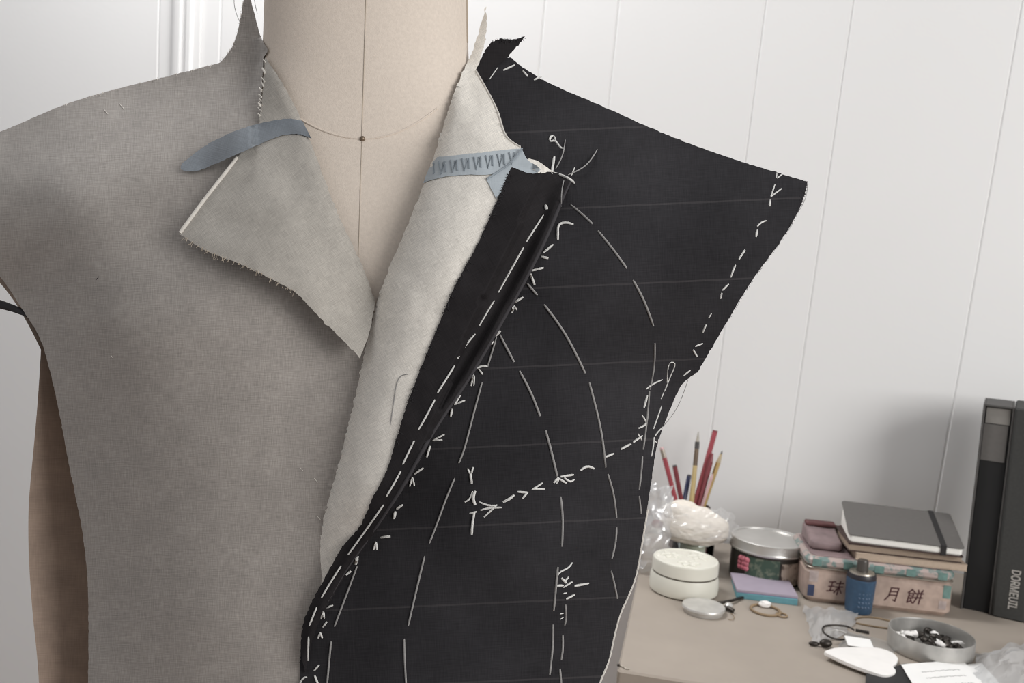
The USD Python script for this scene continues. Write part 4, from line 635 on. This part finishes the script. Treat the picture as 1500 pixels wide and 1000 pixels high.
t = thing('tailors_chalk', 'white heart-ended slab of tailors chalk in front of the zip bag', 'chalk', cc); tl = frame(cc + A([0, 0, .002]), A([1, 0, 0]), A([0, 1, 0]), UPZ) @ trimesh.transformations.rotation_matrix(.05, [0, 1, 0]); obj('slab', put(ch, tl), 'white', t, 40)
# open tin with notions
s = mm(1360, 972); r = 61 * s; c = under(1359, 974, r); m = frame(c, R0, FH, UPZ); t = thing('open_tin', 'open shallow round silver tin holding small notions', 'tin', c); hh = .0215
obj('bowl', put(lathe([(0, 0), (r * .95, 0), (r * .985, .002), (r, .006), (r, hh - .002), (r * .992, hh), (r * .972, hh), (r * .962, hh - .002), (r * .962, .003), (0, .0022)], 72), m), 'tin_dark', t, 40)
for k in range(44):
    a, q_ = rng.uniform(0, 6.28), r * .80 * math.sqrt(rng.random()); x, y = q_ * math.cos(a), q_ * math.sin(a); e = trimesh.creation.icosphere(2, 1); e.vertices *= (1 + .7 * (meshkit.fbm(e.vertices * 2 + k, 2, k) - .5))[:, None]
    e.apply_scale(rng.uniform(.45, 1, 3) * A([.0085, .0055, .0045])); e.apply_transform(trimesh.transformations.rotation_matrix(rng.uniform(-.7, .7), [1, 0, 0])); e.apply_transform(rotz(rng.uniform(0, 6), [x, y, .0075 + .005 * rng.random()]))
    mt = ('white' if k % 4 else 'steel') if x < -.008 and y > -.02 and k % 3 else ('iron' if k % 6 else 'white'); lb = {'white': ('white', 'small white button or bead lying in the open shallow tin', 'white notions in the open tin'), 'iron': ('dark', 'small dark snap or button lying in the open shallow tin', 'dark notions in the open tin'), 'steel': ('metal', 'small shiny metal notion lying in the open shallow tin', 'metal notions in the open tin')}[mt]
    obj('notion', put(e, m), mt, smooth=60, label=lb[1], cat='notion', group=lb[2])
# pouch, notes
pg, cc = poly_slab([(1266, 1040), (1268, 990), (1300, 984), (1322, 976), (1430, 985), (1432, 1060)], .004, r=.003); t = thing('pouch', 'black leather pouch under the white notes', 'pouch', cc); obj('case', put(pg, frame(cc, A([1, 0, 0]), A([0, 1, 0]), UPZ)), 'pouch', t, 40)
def paper(label, px_pts, z, lines):
    pts = [T(*p, z) for p in px_pts]; cc = np.mean(pts, 0); t = thing('paper_note', label, 'paper note', cc, None); f0 = flat(pts, .0012); ms = crumple(16, 16, lambda u, w2: f0(u, w2), .0008, 2, 5); v, f = ms.vertices, ms.faces; n = len(v)
    ms2 = trimesh.Trimesh(np.vstack([v, v - UPZ * .00025]), np.vstack([f, f[:, ::-1] + n]), process=False); sh = obj('sheet', ms2, 'paper', t, 30)
    for w2 in lines:
        u = np.linspace(.22, .80, 60); p = f0(u, np.full(60, w2)) + UPZ * .0004 + (np.sin(u * 150) * .0008 + np.sin(u * 61) * .0006)[:, None] * A([0, 1, 0]); obj('handwriting', tube(p, .00022, 4), 'pencil_ink', sh, 60, 'faint line of illegible handwriting')
paper('white paper note with faint handwriting lying on the black pouch', [(1352, 1030), (1470, 1022), (1408, 968), (1320, 975)], TZ + .0042, (.35, .55, .72))
paper('white paper note behind the handwritten one, nearer the plastic bag', [(1400, 1026), (1476, 1016), (1437, 972), (1396, 978)], TZ + .0028, ())
# bent pin at the table's front corner
t = thing('bent_pin', 'tiny bent brass pin at the front left corner of the table', 'pin', T(914, 978)); q = [T(x, y) + UPZ * .0008 for x, y in [(907, 976), (912, 977), (916, 980), (922, 980)]]; obj('wire', tube(spline(q, .001), .0007, 6), 'cap_rim', t, 60); obj('head', put(trimesh.creation.icosphere(2, .0015), frame(T(906, 976) + UPZ * .0015, R0, FH, UPZ)), 'iron', t, 60)
